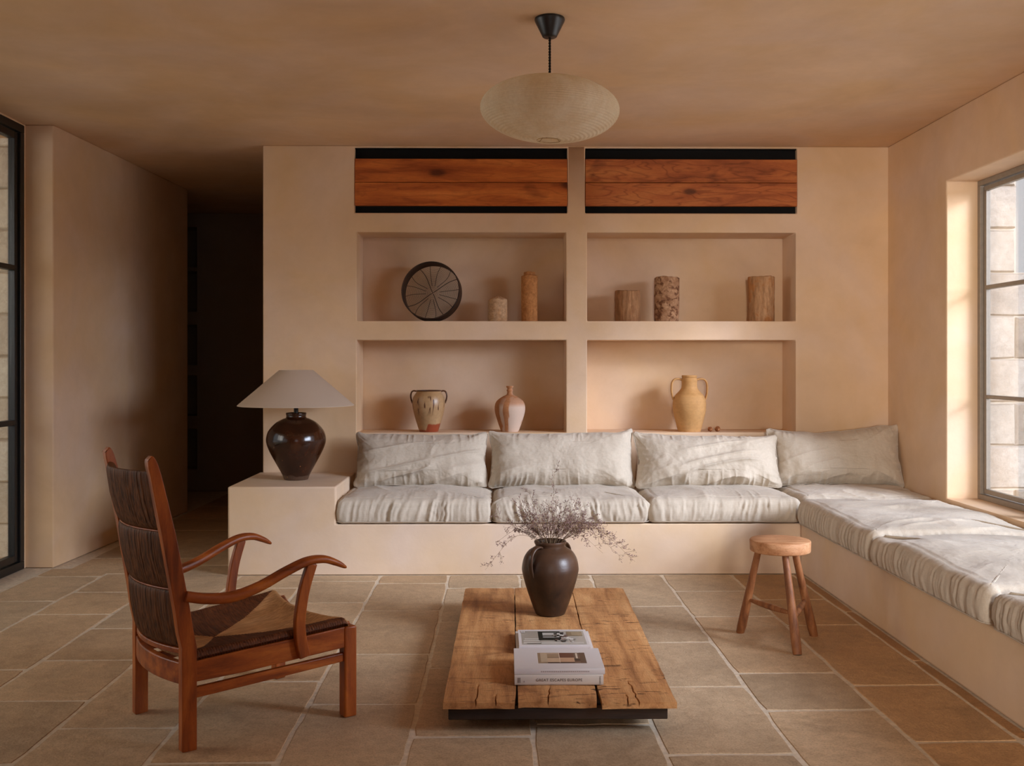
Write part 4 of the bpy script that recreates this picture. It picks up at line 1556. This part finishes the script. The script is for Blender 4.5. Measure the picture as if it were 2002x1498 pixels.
# ends relative to the jug mouth (x right, y away, z up)
ENDS = [((-0.275, -0.05, -0.105), 0.075, 1.0), ((-0.230, 0.06, -0.01), 0.055, 0.8), ((-0.235, 0.02, 0.115), 0.0, 0.7), ((-0.150, 0.05, 0.160), 0.01, 1.1),
        ((-0.135, -0.06, 0.190), 0.01, 1.2), ((-0.090, 0.06, 0.215), 0.0, 1.0), ((-0.100, -0.02, 0.130), 0.01, 1.2), ((-0.050, -0.06, 0.155), 0.0, 1.2),
        ((-0.020, 0.08, 0.120), 0.0, 1.1), ((0.000, -0.05, 0.145), 0.0, 1.2), ((0.020, 0.03, 0.315), -0.02, 1.5), ((0.045, -0.03, 0.155), 0.0, 1.2),
        ((0.080, 0.05, 0.175), 0.0, 1.0), ((0.105, -0.03, 0.165), 0.01, 1.2), ((0.145, 0.04, 0.155), 0.012, 1.2), ((0.200, 0.00, 0.120), 0.02, 1.0),
        ((0.190, -0.05, 0.070), 0.03, 1.1), ((0.240, 0.04, 0.060), 0.045, 1.1), ((0.300, 0.02, -0.010), 0.065, 1.1), ((0.355, -0.03, -0.075), 0.095, 1.6),
        ((0.300, -0.07, -0.055), 0.075, 1.3), ((0.215, -0.08, -0.030), 0.050, 1.0), ((0.130, -0.08, 0.085), 0.02, 1.1), ((-0.060, -0.09, 0.095), 0.01, 1.0),
        ((0.060, -0.09, 0.110), 0.01, 1.0), ((0.030, 0.07, 0.100), 0.0, 1.0), ((-0.075, 0.09, 0.170), 0.0, 0.9), ((0.160, 0.07, 0.110), 0.02, 1.0),
        ((-0.120, 0.02, 0.090), 0.015, 0.9), ((0.255, 0.06, 0.020), 0.06, 1.0)]
NAMED = {0: 'long dried sprig arching from the jug down to the left', 10: 'tallest dried sprig, rising straight up from the jug',
         19: 'longest dried sprig drooping out of the jug to the far right', 2: 'dried sprig reaching far left of the jug at seat cushion height'}
for k, (e, dr, de) in enumerate(ENDS):
    sprig(e, dr, de * (1 + 2.6 * abs(e[0])), 100 + k, **({'label': NAMED[k]} if k in NAMED else {}))
for s in range(10):      # short bare stalks crowding the mouth
    a = srng.uniform(0, 6.28)
    sprig((0.09 * math.cos(a), 0.07 * math.sin(a), srng.uniform(0.06, 0.12)), 0.0, 0.75, 300 + s)

# ------------------------------------------------------------------ things standing in the niches
ZL, ZM = 0.7265, 1.418
NY = 6.285

# wire sieve leaning in the upper left niche
sv = empty('sieve', (-0.432, 6.30, ZM), math.radians(-7), 'round dark wooden sieve with woven mesh leaning in the upper left niche', 'sieve')
R_ = 0.186
tiltm = Matrix.Translation((0, 0, R_ + 0.0035)) @ Matrix.Rotation(math.radians(-9), 4, 'X')


def tf(p):
    return tiltm @ Vector(p)


hoop = MB()
rings = []
for k in range(73):
    a = 2 * PI * k / 72
    c, s_ = math.cos(a), math.sin(a)
    rings.append([tf((r * c, y, r * s_)) for r, y in ((R_, -0.052), (R_, 0.045), (R_ - 0.007, 0.045), (R_ - 0.007, -0.052))])
hoop.loft(rings, False)
M['bent_dark'] = wood('dark_bentwood', (0.018, 0.010, 0.006, 1), (0.040, 0.020, 0.011, 1), (0.075, 0.035, 0.018, 1), 'X', 5, 0.6)
hoop.build('hoop', M['bent_dark'], sv, 40, 0.0015)
mesh = MB()
Rm = R_ - 0.0085
for k in range(2, 30):
    r = Rm * k / 29.5
    n = max(16, int(14 + k * 2))
    mesh.tube([tf((r * math.cos(2 * PI * i / n), 0.03, r * math.sin(2 * PI * i / n))) for i in range(n + 1)], 0.00125, 4, None, 2, False)
M['straw_dark'] = simple('dark_straw_wire', (0.15, 0.085, 0.045, 1), 0.7, 0.3, 0, 0.25, 20)
mo = mesh.build('woven_rings', M['straw_dark'], sv, None)
mo['kind'] = 'stuff'
for k in range(16):
    a = 2 * PI * k / 16 + 0.12
    w = 0.20 * math.sin(k * 2.3)
    r0 = 0.0 if k % 4 == 1 else 0.045
    pts = []
    for i in range(9):
        r = r0 + (Rm - r0) * i / 8
        aa = a + w * math.sin(PI * i / 8) * 0.6
        pts.append(tf((r * math.cos(aa), 0.0285, r * math.sin(aa))))
    MB().tube(pts, 0.0021 if k % 4 == 1 else 0.0016, 5).build('spoke', M['bent_dark'], sv, 60)


def rough_cyl(name, loc, h, r, seed, mat, label, cat, top=0.006, ridges=0.0, neck=None, group=None, tilt=0.0, taper=0.0, lumps=0.03, dome=0.0):
    seg, nz = 72, 26
    V, F = [], []
    prof = [(1 - 0.04, 0.0)] + [(1.0, 0.004 + (h - 0.008) * k / nz) for k in range(nz + 1)] + [(0.95, h)]
    if neck:
        prof = prof[:-1] + [(0.93, h - 0.002), (neck[0] / r, h + 0.003), (neck[0] / r, h + neck[1] - 0.003), (neck[0] / r * 0.93, h + neck[1])]
    n = len(prof)
    for k, (f, z) in enumerate(prof):
        for i in range(seg):
            a = 2 * PI * i / seg
            q = 1 + lumps * float(fbm(math.cos(a) * 1.3 + seed, math.sin(a) * 1.3, z * 7, 2))
            if ridges:
                q += ridges * float(ridge(noise(a * 9 + 0.5 * float(noise(z * 18, a * 3, seed)), z * 7 + seed, seed), 1.5) - 0.6)
            q *= 1 + taper * (z / h - 0.5)
            zz = z + (top * float(fbm(math.cos(a) * 2 + seed, math.sin(a) * 2, 0.3, 2)) if z > h * 0.85 else 0)
            V.append((f * r * q * math.cos(a) + tilt * z, f * r * q * math.sin(a), max(zz, 0)))
    for k in range(n - 1):
        for i in range(seg):
            j = (i + 1) % seg
            F.append((k * seg + i, k * seg + j, (k + 1) * seg + j, (k + 1) * seg + i))
    zt = prof[-1][1]
    last = (n - 1) * seg
    for q in (0.6, 0.25):
        b0 = len(V)
        for i in range(seg):
            x, y, z = V[last + i]
            V.append((x * q + tilt * zt * (1 - q), y * q, z + dome * (1 - q) + 0.3 * top * float(noise(x * 40 * q + seed, y * 40 * q))))
        for i in range(seg):
            j = (i + 1) % seg
            F.append((last + i, last + j, b0 + j, b0 + i))
        last = b0
    F.append(tuple(last + i for i in range(seg)))
    F.append(tuple(reversed(range(seg))))
    o = add(name, V, F, mat, None, 40)
    o.location = loc
    return tag(o, label, cat, group)


def bark_mat(name, lo, hi, patch, pscale, aniso):
    lo, hi, patch = warm(lo), warm(hi), warm(patch)
    m = MT(name)
    v = m.coord('Object', aniso)
    n = m.noise(v, 14, 5, 0.65, 0.8)
    col = m.ramp(n, [(0.3, lo), (0.66, hi)])
    p = m.noise(m.coord('Object'), pscale, 4, 0.6, 0.5)
    col = m.mix(col, patch, m.ramp(p, [(0.50, (0, 0, 0, 1)), (0.60, (1, 1, 1, 1))]))
    f = m.noise(v, 60, 4, 0.7)
    col = m.mix(col, m.ramp(f, [(0.32, (0.62, 0.58, 0.55, 1)), (0.6, (1.04, 1.03, 1.02, 1))]), 0.9, 'MULTIPLY')
    return m.out(col, 0.88, m.bump(m.math('ADD', n, m.math('MULTIPLY', f, 0.6)), 0.6, 0.008), 0.15)


M['bark_a'] = bark_mat('rough_bark', (0.17, 0.085, 0.042, 1), (0.42, 0.255, 0.15, 1), (0.30, 0.165, 0.09, 1), 12, (1, 1, 0.18))
M['bark_b'] = bark_mat('speckled_bark', (0.27, 0.14, 0.08, 1), (0.52, 0.36, 0.25, 1), (0.17, 0.085, 0.05, 1), 30, (1, 1, 1.3))
M['bark_c'] = bark_mat('smooth_bark', (0.33, 0.19, 0.10, 1), (0.54, 0.37, 0.24, 1), (0.42, 0.21, 0.09, 1), 9, (1, 1, 0.25))
M['pale_stone'] = bark_mat('pale_worn_stone', (0.40, 0.27, 0.17, 1), (0.62, 0.48, 0.35, 1), (0.50, 0.33, 0.20, 1), 14, (1, 1, 1))
M['ochre_clay'] = bark_mat('ochre_clay', (0.36, 0.17, 0.065, 1), (0.56, 0.29, 0.125, 1), (0.44, 0.22, 0.09, 1), 20, (1, 1, 1))
rough_cyl('stone_stump', (-0.016, NY, ZM), 0.140, 0.061, 3.0, M['pale_stone'], 'short pale stone stump with a rounded crumbling top beside the tall ochre cylinder', 'ornament', 0.008, dome=0.018)
rough_cyl('clay_cylinder', (0.184, NY, ZM), 0.292, 0.0515, 8.0, M['ochre_clay'], 'tall slim ochre clay cylinder with a short neck in the upper left niche', 'ornament', 0.003, neck=(0.036, 0.022))
BK = 'bark cylinders in the upper right niche'
rough_cyl('bark_cylinder', (0.805, NY, ZM), 0.196, 0.079, 13.0, M['bark_a'], 'shortest brown ridged bark cylinder at the left of the upper right niche', 'ornament', 0.005, 0.05, None, BK)
rough_cyl('bark_cylinder', (1.051, NY, ZM), 0.282, 0.078, 17.0, M['bark_b'], 'speckled bark cylinder between the short one and the pale one', 'ornament', 0.004, 0.02, None, BK, 0.012)
rough_cyl('bark_cylinder', (1.655, NY, ZM), 0.285, 0.081, 25.0, M['bark_c'], 'pale smooth bark cylinder standing alone at the right of the upper right niche', 'ornament', 0.005, 0.03, None, BK, -0.005, 0.05)


def drip_extra(m, v, col):
    """dark drips below the rim, unglazed red foot with a wavy edge"""
    sep = m.n('ShaderNodeSeparateXYZ')
    m.l(v, sep.inputs[0])
    dn = m.noise(m.coord('Object', (40, 40, 5.0)), 1.0, 2, 0.5)
    zmask = m.ramp(m.math('MULTIPLY', sep.outputs[2], 4.0), [(0.40, (0, 0, 0, 1)), (0.60, (1, 1, 1, 1)), (0.86, (1, 1, 1, 1)), (0.93, (0, 0, 0, 1))])
    dr = m.ramp(dn, [(0.585, (0, 0, 0, 1)), (0.62, (1, 1, 1, 1))])
    col = m.mix(col, (0.10, 0.032, 0.014, 1), m.math('MULTIPLY', dr, zmask))
    wav = m.noise(m.coord('Object', (14, 14, 0.5)), 1.0, 3, 0.6)
    x1 = m.math('SUBTRACT', 1.0, m.ramp(m.math('ADD', m.math('MULTIPLY', sep.outputs[0], 5.0), 0.5), [(0.44, (1, 1, 1, 1)), (0.50, (0, 0, 0, 1))]))
    lim = m.math('ADD', m.math('MULTIPLY', x1, 0.036), m.math('MULTIPLY', wav, 0.035))
    foot = m.ramp(m.math('MULTIPLY', m.math('SUBTRACT', lim, sep.outputs[2]), 60.0), [(0.0, (0, 0, 0, 1)), (0.5, (1, 1, 1, 1))])
    dark = m.ramp(m.math('MULTIPLY', m.math('SUBTRACT', 0.262, sep.outputs[2]), 100.0), [(0.0, (1, 1, 1, 1)), (1.0, (0, 0, 0, 1))])
    rimc = m.ramp(m.math('MULTIPLY', m.math('SUBTRACT', sep.outputs[2], 0.252), 100.0), [(0.0, (0, 0, 0, 1)), (0.4, (1, 1, 1, 1))])
    col = m.mix(col, (0.30, 0.060, 0.022, 1), foot)
    return m.mix(col, (0.085, 0.035, 0.018, 1), rimc)


M['drip_glaze'] = ceramic('cream_drip_glaze', (0.42, 0.29, 0.165, 1), (0.56, 0.42, 0.27, 1), 0.33, 5.0, 0.5, 0.3, drip_extra, 0.12)
pot = empty('glazed_pot', (-0.450, 6.272, ZL), 0, 'cream glazed two-handled pot with dark drips and bare red foot', 'pot')
pp = [tuple(p) for p in smooth_path([(0.056, 0), (0.060, 0.004), (0.073, 0.045), (0.091, 0.105), (0.1015, 0.155), (0.1025, 0.190), (0.095, 0.222), (0.082, 0.241), (0.0765, 0.249)], 44)]
pp += [(0.080, 0.253), (0.0815, 0.257), (0.079, 0.2605), (0.073, 0.259), (0.070, 0.250), (0.08, 0.23), (0.09, 0.19), (0.0, 0.10)]
MB().lathe(pp, 56, caps=(True, False)).build('pot_body', M['drip_glaze'], pot, 50)
M['handle_glaze'] = ceramic('dark_handle_glaze', (0.055, 0.024, 0.013, 1), (0.15, 0.07, 0.035, 1), 0.35, 9, 0.5)
for s_ in (-1, 1):
    pth = smooth_path([(0.078, 0.254), (0.094, 0.2565), (0.107, 0.249), (0.1135, 0.228), (0.1105, 0.202), (0.1015, 0.178)], 18)
    MB().tube([(s_ * p[0], 0, p[1]) for p in pth], [(0.010, 0.0052) for _ in range(18)], 12, (0, 1, 0)).build('handle', M['handle_glaze'], pot, 70)


def wash_extra(m, v, col):
    st = m.noise(m.coord('Object', (13, 13, 2.2)), 1.0, 3, 0.55, 0.3)
    w = m.ramp(st, [(0.47, (0, 0, 0, 1)), (0.53, (1, 1, 1, 1))])
    sep = m.n('ShaderNodeSeparateXYZ')
    m.l(v, sep.inputs[0])
    zm = m.ramp(m.math('MULTIPLY', sep.outputs[2], 4.0), [(0.0, (1, 1, 1, 1)), (0.62, (1, 1, 1, 1)), (0.72, (0.25, 0.25, 0.25, 1))])
    return m.mix(col, (0.62, 0.47, 0.37, 1), m.math('MULTIPLY', m.math('MULTIPLY', w, zm), 0.85))


M['washed_clay'] = ceramic('washed_red_clay', (0.36, 0.17, 0.085, 1), (0.52, 0.27, 0.14, 1), 0.8, 8, 0.2, 0.4, wash_extra, 0.35)
pp = [tuple(p) for p in smooth_path([(0.052, 0), (0.056, 0.004), (0.073, 0.05), (0.0905, 0.105), (0.0965, 0.145), (0.091, 0.178), (0.075, 0.200), (0.046, 0.220), (0.022, 0.232), (0.0175, 0.242)], 46)]
pp += [(0.0165, 0.252), (0.020, 0.256), (0.0195, 0.262), (0.016, 0.266), (0.0165, 0.274), (0.0215, 0.278), (0.0225, 0.283), (0.0215, 0.287), (0.015, 0.2865), (0.012, 0.275), (0.0, 0.26)]
bt = MB().lathe(pp, 52, c=(0, 0, 0), caps=(True, False)).build('clay_bottle', M['washed_clay'], None, 50)
bt.location = (0.0605, 6.268, ZL)
tag(bt, 'round red clay bottle with whitish wash and thin ringed neck', 'bottle')

M['amphora'] = ceramic('yellow_clay', (0.50, 0.305, 0.13, 1), (0.63, 0.42, 0.215, 1), 0.7, 4, 0.3, 0.35, None, 0.25)
am = empty('amphora', (1.194, 6.272, ZL), 0, 'tall yellow ochre clay amphora with two looping handles in the lower right niche', 'amphora')
pp = [tuple(p) for p in smooth_path([(0.068, 0), (0.072, 0.004), (0.085, 0.055), (0.100, 0.115), (0.1045, 0.165), (0.102, 0.195), (0.090, 0.226), (0.066, 0.252), (0.052, 0.272), (0.0485, 0.295), (0.0495, 0.322)], 52)]
pp += [(0.0475, 0.333), (0.0445, 0.339), (0.047, 0.342), (0.048, 0.349), (0.0465, 0.354), (0.040, 0.354), (0.037, 0.345), (0.038, 0.31), (0.0, 0.30)]
MB().lathe(pp, 60, caps=(True, False)).build('amphora_body', M['amphora'], am, 50)
for s_ in (-1, 1):
    pth = smooth_path([(0.045, 0.325), (0.068, 0.331), (0.094, 0.327), (0.1095, 0.306), (0.113, 0.272), (0.1105, 0.236), (0.101, 0.200)], 22)
    MB().tube([(s_ * p[0], 0, p[1]) for p in pth], [(0.0125, 0.0068) for _ in range(22)], 12, (0, 1, 0)).build('handle', M['amphora'], am, 70)

M['nut'] = bark_mat('walnut_shell', (0.17, 0.06, 0.025, 1), (0.42, 0.19, 0.09, 1), (0.55, 0.33, 0.20, 1), 60, (1, 1, 1))
for (x, y, r, sd_, lab) in ((1.318, 6.235, 0.0150, 2.0, 'smaller brown walnut, next to the amphora'), (1.366, 6.240, 0.0165, 6.0, 'slightly larger brown walnut, farther from the amphora')):
    V, F = [], []
    ns, nr = 24, 14
    for k in range(1, nr):
        ph = PI * k / nr
        for i in range(ns):
            a = 2 * PI * i / ns
            d = (math.sin(ph) * math.cos(a), math.sin(ph) * math.sin(a), -math.cos(ph))
            q = r * (1 + 0.10 * float(fbm(d[0] * 2.6 + sd_, d[1] * 2.6, d[2] * 2.6, 2)) + 0.05 * (abs(math.sin(a)) < 0.13))
            V.append((d[0] * q, d[1] * q, d[2] * q))
    zmin = min(v[2] for v in V)
    V = [(a, b_, c - zmin) for a, b_, c in V]
    for k in range(nr - 2):
        for i in range(ns):
            j = (i + 1) % ns
            F.append((k * ns + i, k * ns + j, (k + 1) * ns + j, (k + 1) * ns + i))
    F += [tuple(reversed(range(ns))), tuple((nr - 2) * ns + i for i in range(ns))]
    o = add('walnut', V, F, M['nut'], None, 180)
    o.location = (x, y, ZL)
    tag(o, lab, 'nut', 'walnuts by the amphora')

# ------------------------------------------------------------------ books on the table
M['cover_white'] = simple('white_matt_cover', (0.64, 0.59, 0.57, 1), 0.45, 0.4, 0, 0.02, 8)
M['cover_cream'] = simple('cream_cover', (0.60, 0.53, 0.46, 1), 0.5, 0.35, 0, 0.02, 8)
M['pages'] = simple('book_pages', (0.62, 0.55, 0.45, 1), 0.9, 0.1, 0, 0.12, 200)
M['ink'] = simple('dark_ink', (0.065, 0.048, 0.04, 1), 0.7, 0.2)
M['ink_pale'] = simple('faded_ink', (0.36, 0.29, 0.27, 1), 0.7, 0.2)


def flat_text(txt, size, mat, parent, loc, rot, name='lettering', sx=1.0, spacing=1.0):
    cu = bpy.data.curves.new('txt', 'FONT')
    cu.body = txt
    cu.size = size
    cu.align_x = 'CENTER'
    cu.align_y = 'CENTER'
    cu.space_character = spacing
    cu.extrude = 0.0001
    tmp = bpy.data.objects.new('txt', cu)
    COL.objects.link(tmp)
    dg = bpy.context.evaluated_depsgraph_get()
    me = bpy.data.meshes.new_from_object(tmp.evaluated_get(dg))
    bpy.data.objects.remove(tmp)
    bpy.data.curves.remove(cu)
    me.materials.clear()
    me.materials.append(mat)
    o = bpy.data.objects.new(name, me)
    link(o, parent)
    o.location = loc
    o.rotation_euler = rot
    o.scale = (sx, 1, 1)
    return o


def book(w, d, t, loc, rz, label, cover, soft=False):
    """closed book, spine towards -Y, centred on x"""
    r = empty('book', loc, rz, label, 'book', 'books stacked on the low table')
    ct = 0.0012 if soft else 0.0026
    MB().box(-w / 2, w / 2, 0, d, 0, ct).build('back_cover', cover, r, 35, 0.0006)
    MB().box(-w / 2, w / 2, 0, d, t - ct, t).build('front_cover', cover, r, 35, 0.0006)
    rr = []
    for x in (-w / 2, w / 2):
        ring = []
        for k in range(9):
            a = -PI / 2 + PI * k / 8
            ring.append((x, 0.0006 - (0.0012 if soft else 0.0028) * math.cos(a), t / 2 + (t / 2) * math.sin(a)))
        ring += [(x, 0.004, t - ct - 0.0001), (x, 0.004, ct + 0.0001)]
        rr.append(ring)
    MB().loft(rr).build('spine', cover, r, 30)
    e = 0.001 if soft else 0.003
    MB().box(-w / 2 + e, w / 2 - e, 0.0042, d - e, ct + 0.0001, t - ct - 0.0001).build('page_block', M['pages'], r, 35)
    return r


def print_plate(parent, name, x0, x1, y0, y1, z, rects, cols):
    """flat printed picture: coloured areas given in 0..1 picture space, later ones lie on top"""
    V, F, MI, mats, key = [], [], [], [], {}
    for k, (a, b_, c, d, col) in enumerate(rects):
        zz = z + 0.00004 * (k + 1)
        X0, X1 = x0 + (x1 - x0) * a, x0 + (x1 - x0) * b_
        Y0, Y1 = y0 + (y1 - y0) * c, y0 + (y1 - y0) * d
        n = len(V)
        V += [(X0, Y0, zz), (X1, Y0, zz), (X1, Y1, zz), (X0, Y1, zz)]
        F.append((n, n + 1, n + 2, n + 3))
        if col not in key:
            key[col] = len(mats)
            mats.append(simple('print_%d_%d_%d' % col, S(*col), 0.4, 0.4, 0, 0.05, 40))
        MI.append(key[col])
    return add(name, V, F, mats, parent, None, MI)


T0 = TZ + 0.0022
b1 = book(0.292, 0.236, 0.0335, (0.1935, 3.270, T0), 0, 'thick cream hardback with capitals on its spine, under the white book at the front', M['cover_cream'])
flat_text('GREAT ESCAPES EUROPE', 0.0125, M['ink'], b1, (0.000, -0.0026, 0.0165), (PI / 2, 0, 0), 'spine_title', 1.0, 1.12)
flat_text('TASCHEN', 0.0062, M['ink'], b1, (0.1345, -0.0026, 0.0165), (PI / 2, PI / 2, 0), 'publisher_mark')
for x in (-0.1345, -0.1290):
    m_b = MB()
    for k in range(6):
        m_b.box(x - 0.0014, x + 0.0014, -0.0027, -0.0023, 0.0085 + k * 0.0028, 0.0105 + k * 0.0028)
    m_b.build('small_print', M['ink'], b1, None)
MB().raw([(-0.118, -0.0026, 0.010), (-0.112, -0.0026, 0.010), (-0.115, -0.0026, 0.016)], [(0, 1, 2)]).build('spine_emblem', M['ink_pale'], b1, None)

b2 = book(0.298, 0.236, 0.0185, (0.1955, 3.272, T0 + 0.0340), math.radians(-0.2), 'white softback with a framed brown interior photo, on top of the front stack', M['cover_white'], True)
print_plate(b2, 'cover_photo', -0.068, 0.095, 0.060, 0.180, 0.0185, [
    (0, 1, 0, 1, (112, 88, 70)), (0, .20, 0, 1, (150, 126, 98)), (.06, .20, .12, .98, (186, 164, 136)), (.20, .50, .55, .82, (158, 132, 104)), (.20, .45, .08, .50, (196, 166, 134)),
    (.46, .76, .12, .52, (190, 150, 118)), (.46, .76, .55, .95, (104, 64, 46)), (.20, .46, .84, 1, (176, 152, 126)), (.76, .88, .2, .42, (60, 42, 30)), (.80, .84, .45, .95, (206, 190, 168)),
    (.88, 1, 0, 1, (92, 68, 50)), (.20, .76, .02, .10, (70, 46, 34)), (.445, .462, .05, 1, (210, 190, 166))], None)
m_b = MB()
for k in range(26):
    x = -0.062 + k * 0.0062
    m_b.box(x, x + 0.0046, -0.0009, -0.0005, 0.0075, 0.0112)
m_b.build('spine_line', M['ink_pale'], b2, None)

b3 = book(0.282, 0.232, 0.0155, (0.2000, 3.634, T0), 0, 'plain white book under the photo-covered one in the rear stack', M['cover_white'])
b4 = book(0.260, 0.214, 0.0150, (0.1985, 3.618, T0 + 0.0158), math.radians(0.3), 'thin book with a black and white photo cover, on top of the rear stack', M['cover_white'], True)
rects = [(0, 1, 0, 1, (170, 162, 150)), (0, .30, .1, 1, (158, 148, 134)), (.03, .29, .10, .16, (210, 204, 194)), (.03, .28, .24, .30, (206, 200, 190)), (.05, .28, .38, .43, (208, 202, 192)),
         (.27, .62, .30, .95, (34, 36, 30)), (.34, .56, .50, .86, (176, 172, 164)), (.34, .54, .56, .66, (92, 88, 80)), (.52, .56, .52, .84, (60, 58, 52)), (.62, .66, .36, .78, (38, 36, 32)),
         (.72, .97, .60, .92, (130, 112, 86)), (.80, .97, .66, .90, (152, 134, 104)), (.30, .96, .04, .16, (188, 182, 172)), (.08, .30, .04, .10, (110, 102, 92))]
r_ = random.Random(4)
for k in range(46):      # mottled bouquet in the photo
    x, y = r_.gauss(.66, .07), r_.gauss(.42, .17)
    if .5 < x < .86 and .04 < y < .9:
        c = r_.choice([(40, 36, 32), (64, 58, 50), (196, 190, 180), (214, 208, 198), (120, 96, 84), (150, 140, 128)])
        s1, s2 = r_.uniform(.012, .035), r_.uniform(.02, .06)
        rects.append((x - s1, x + s1, max(.02, y - s2), min(.97, y + s2), c))
print_plate(b4, 'cover_photo', -0.119, 0.119, 0.012, 0.196, 0.0150, rects, None)
print_plate(b4, 'cover_label', -0.119, -0.104, 0.168, 0.196, 0.0162, [(0, 1, 0, 1, (196, 190, 184)), (.3, .4, .2, .8, (120, 112, 106)), (.6, .7, .2, .8, (120, 112, 106))], None)
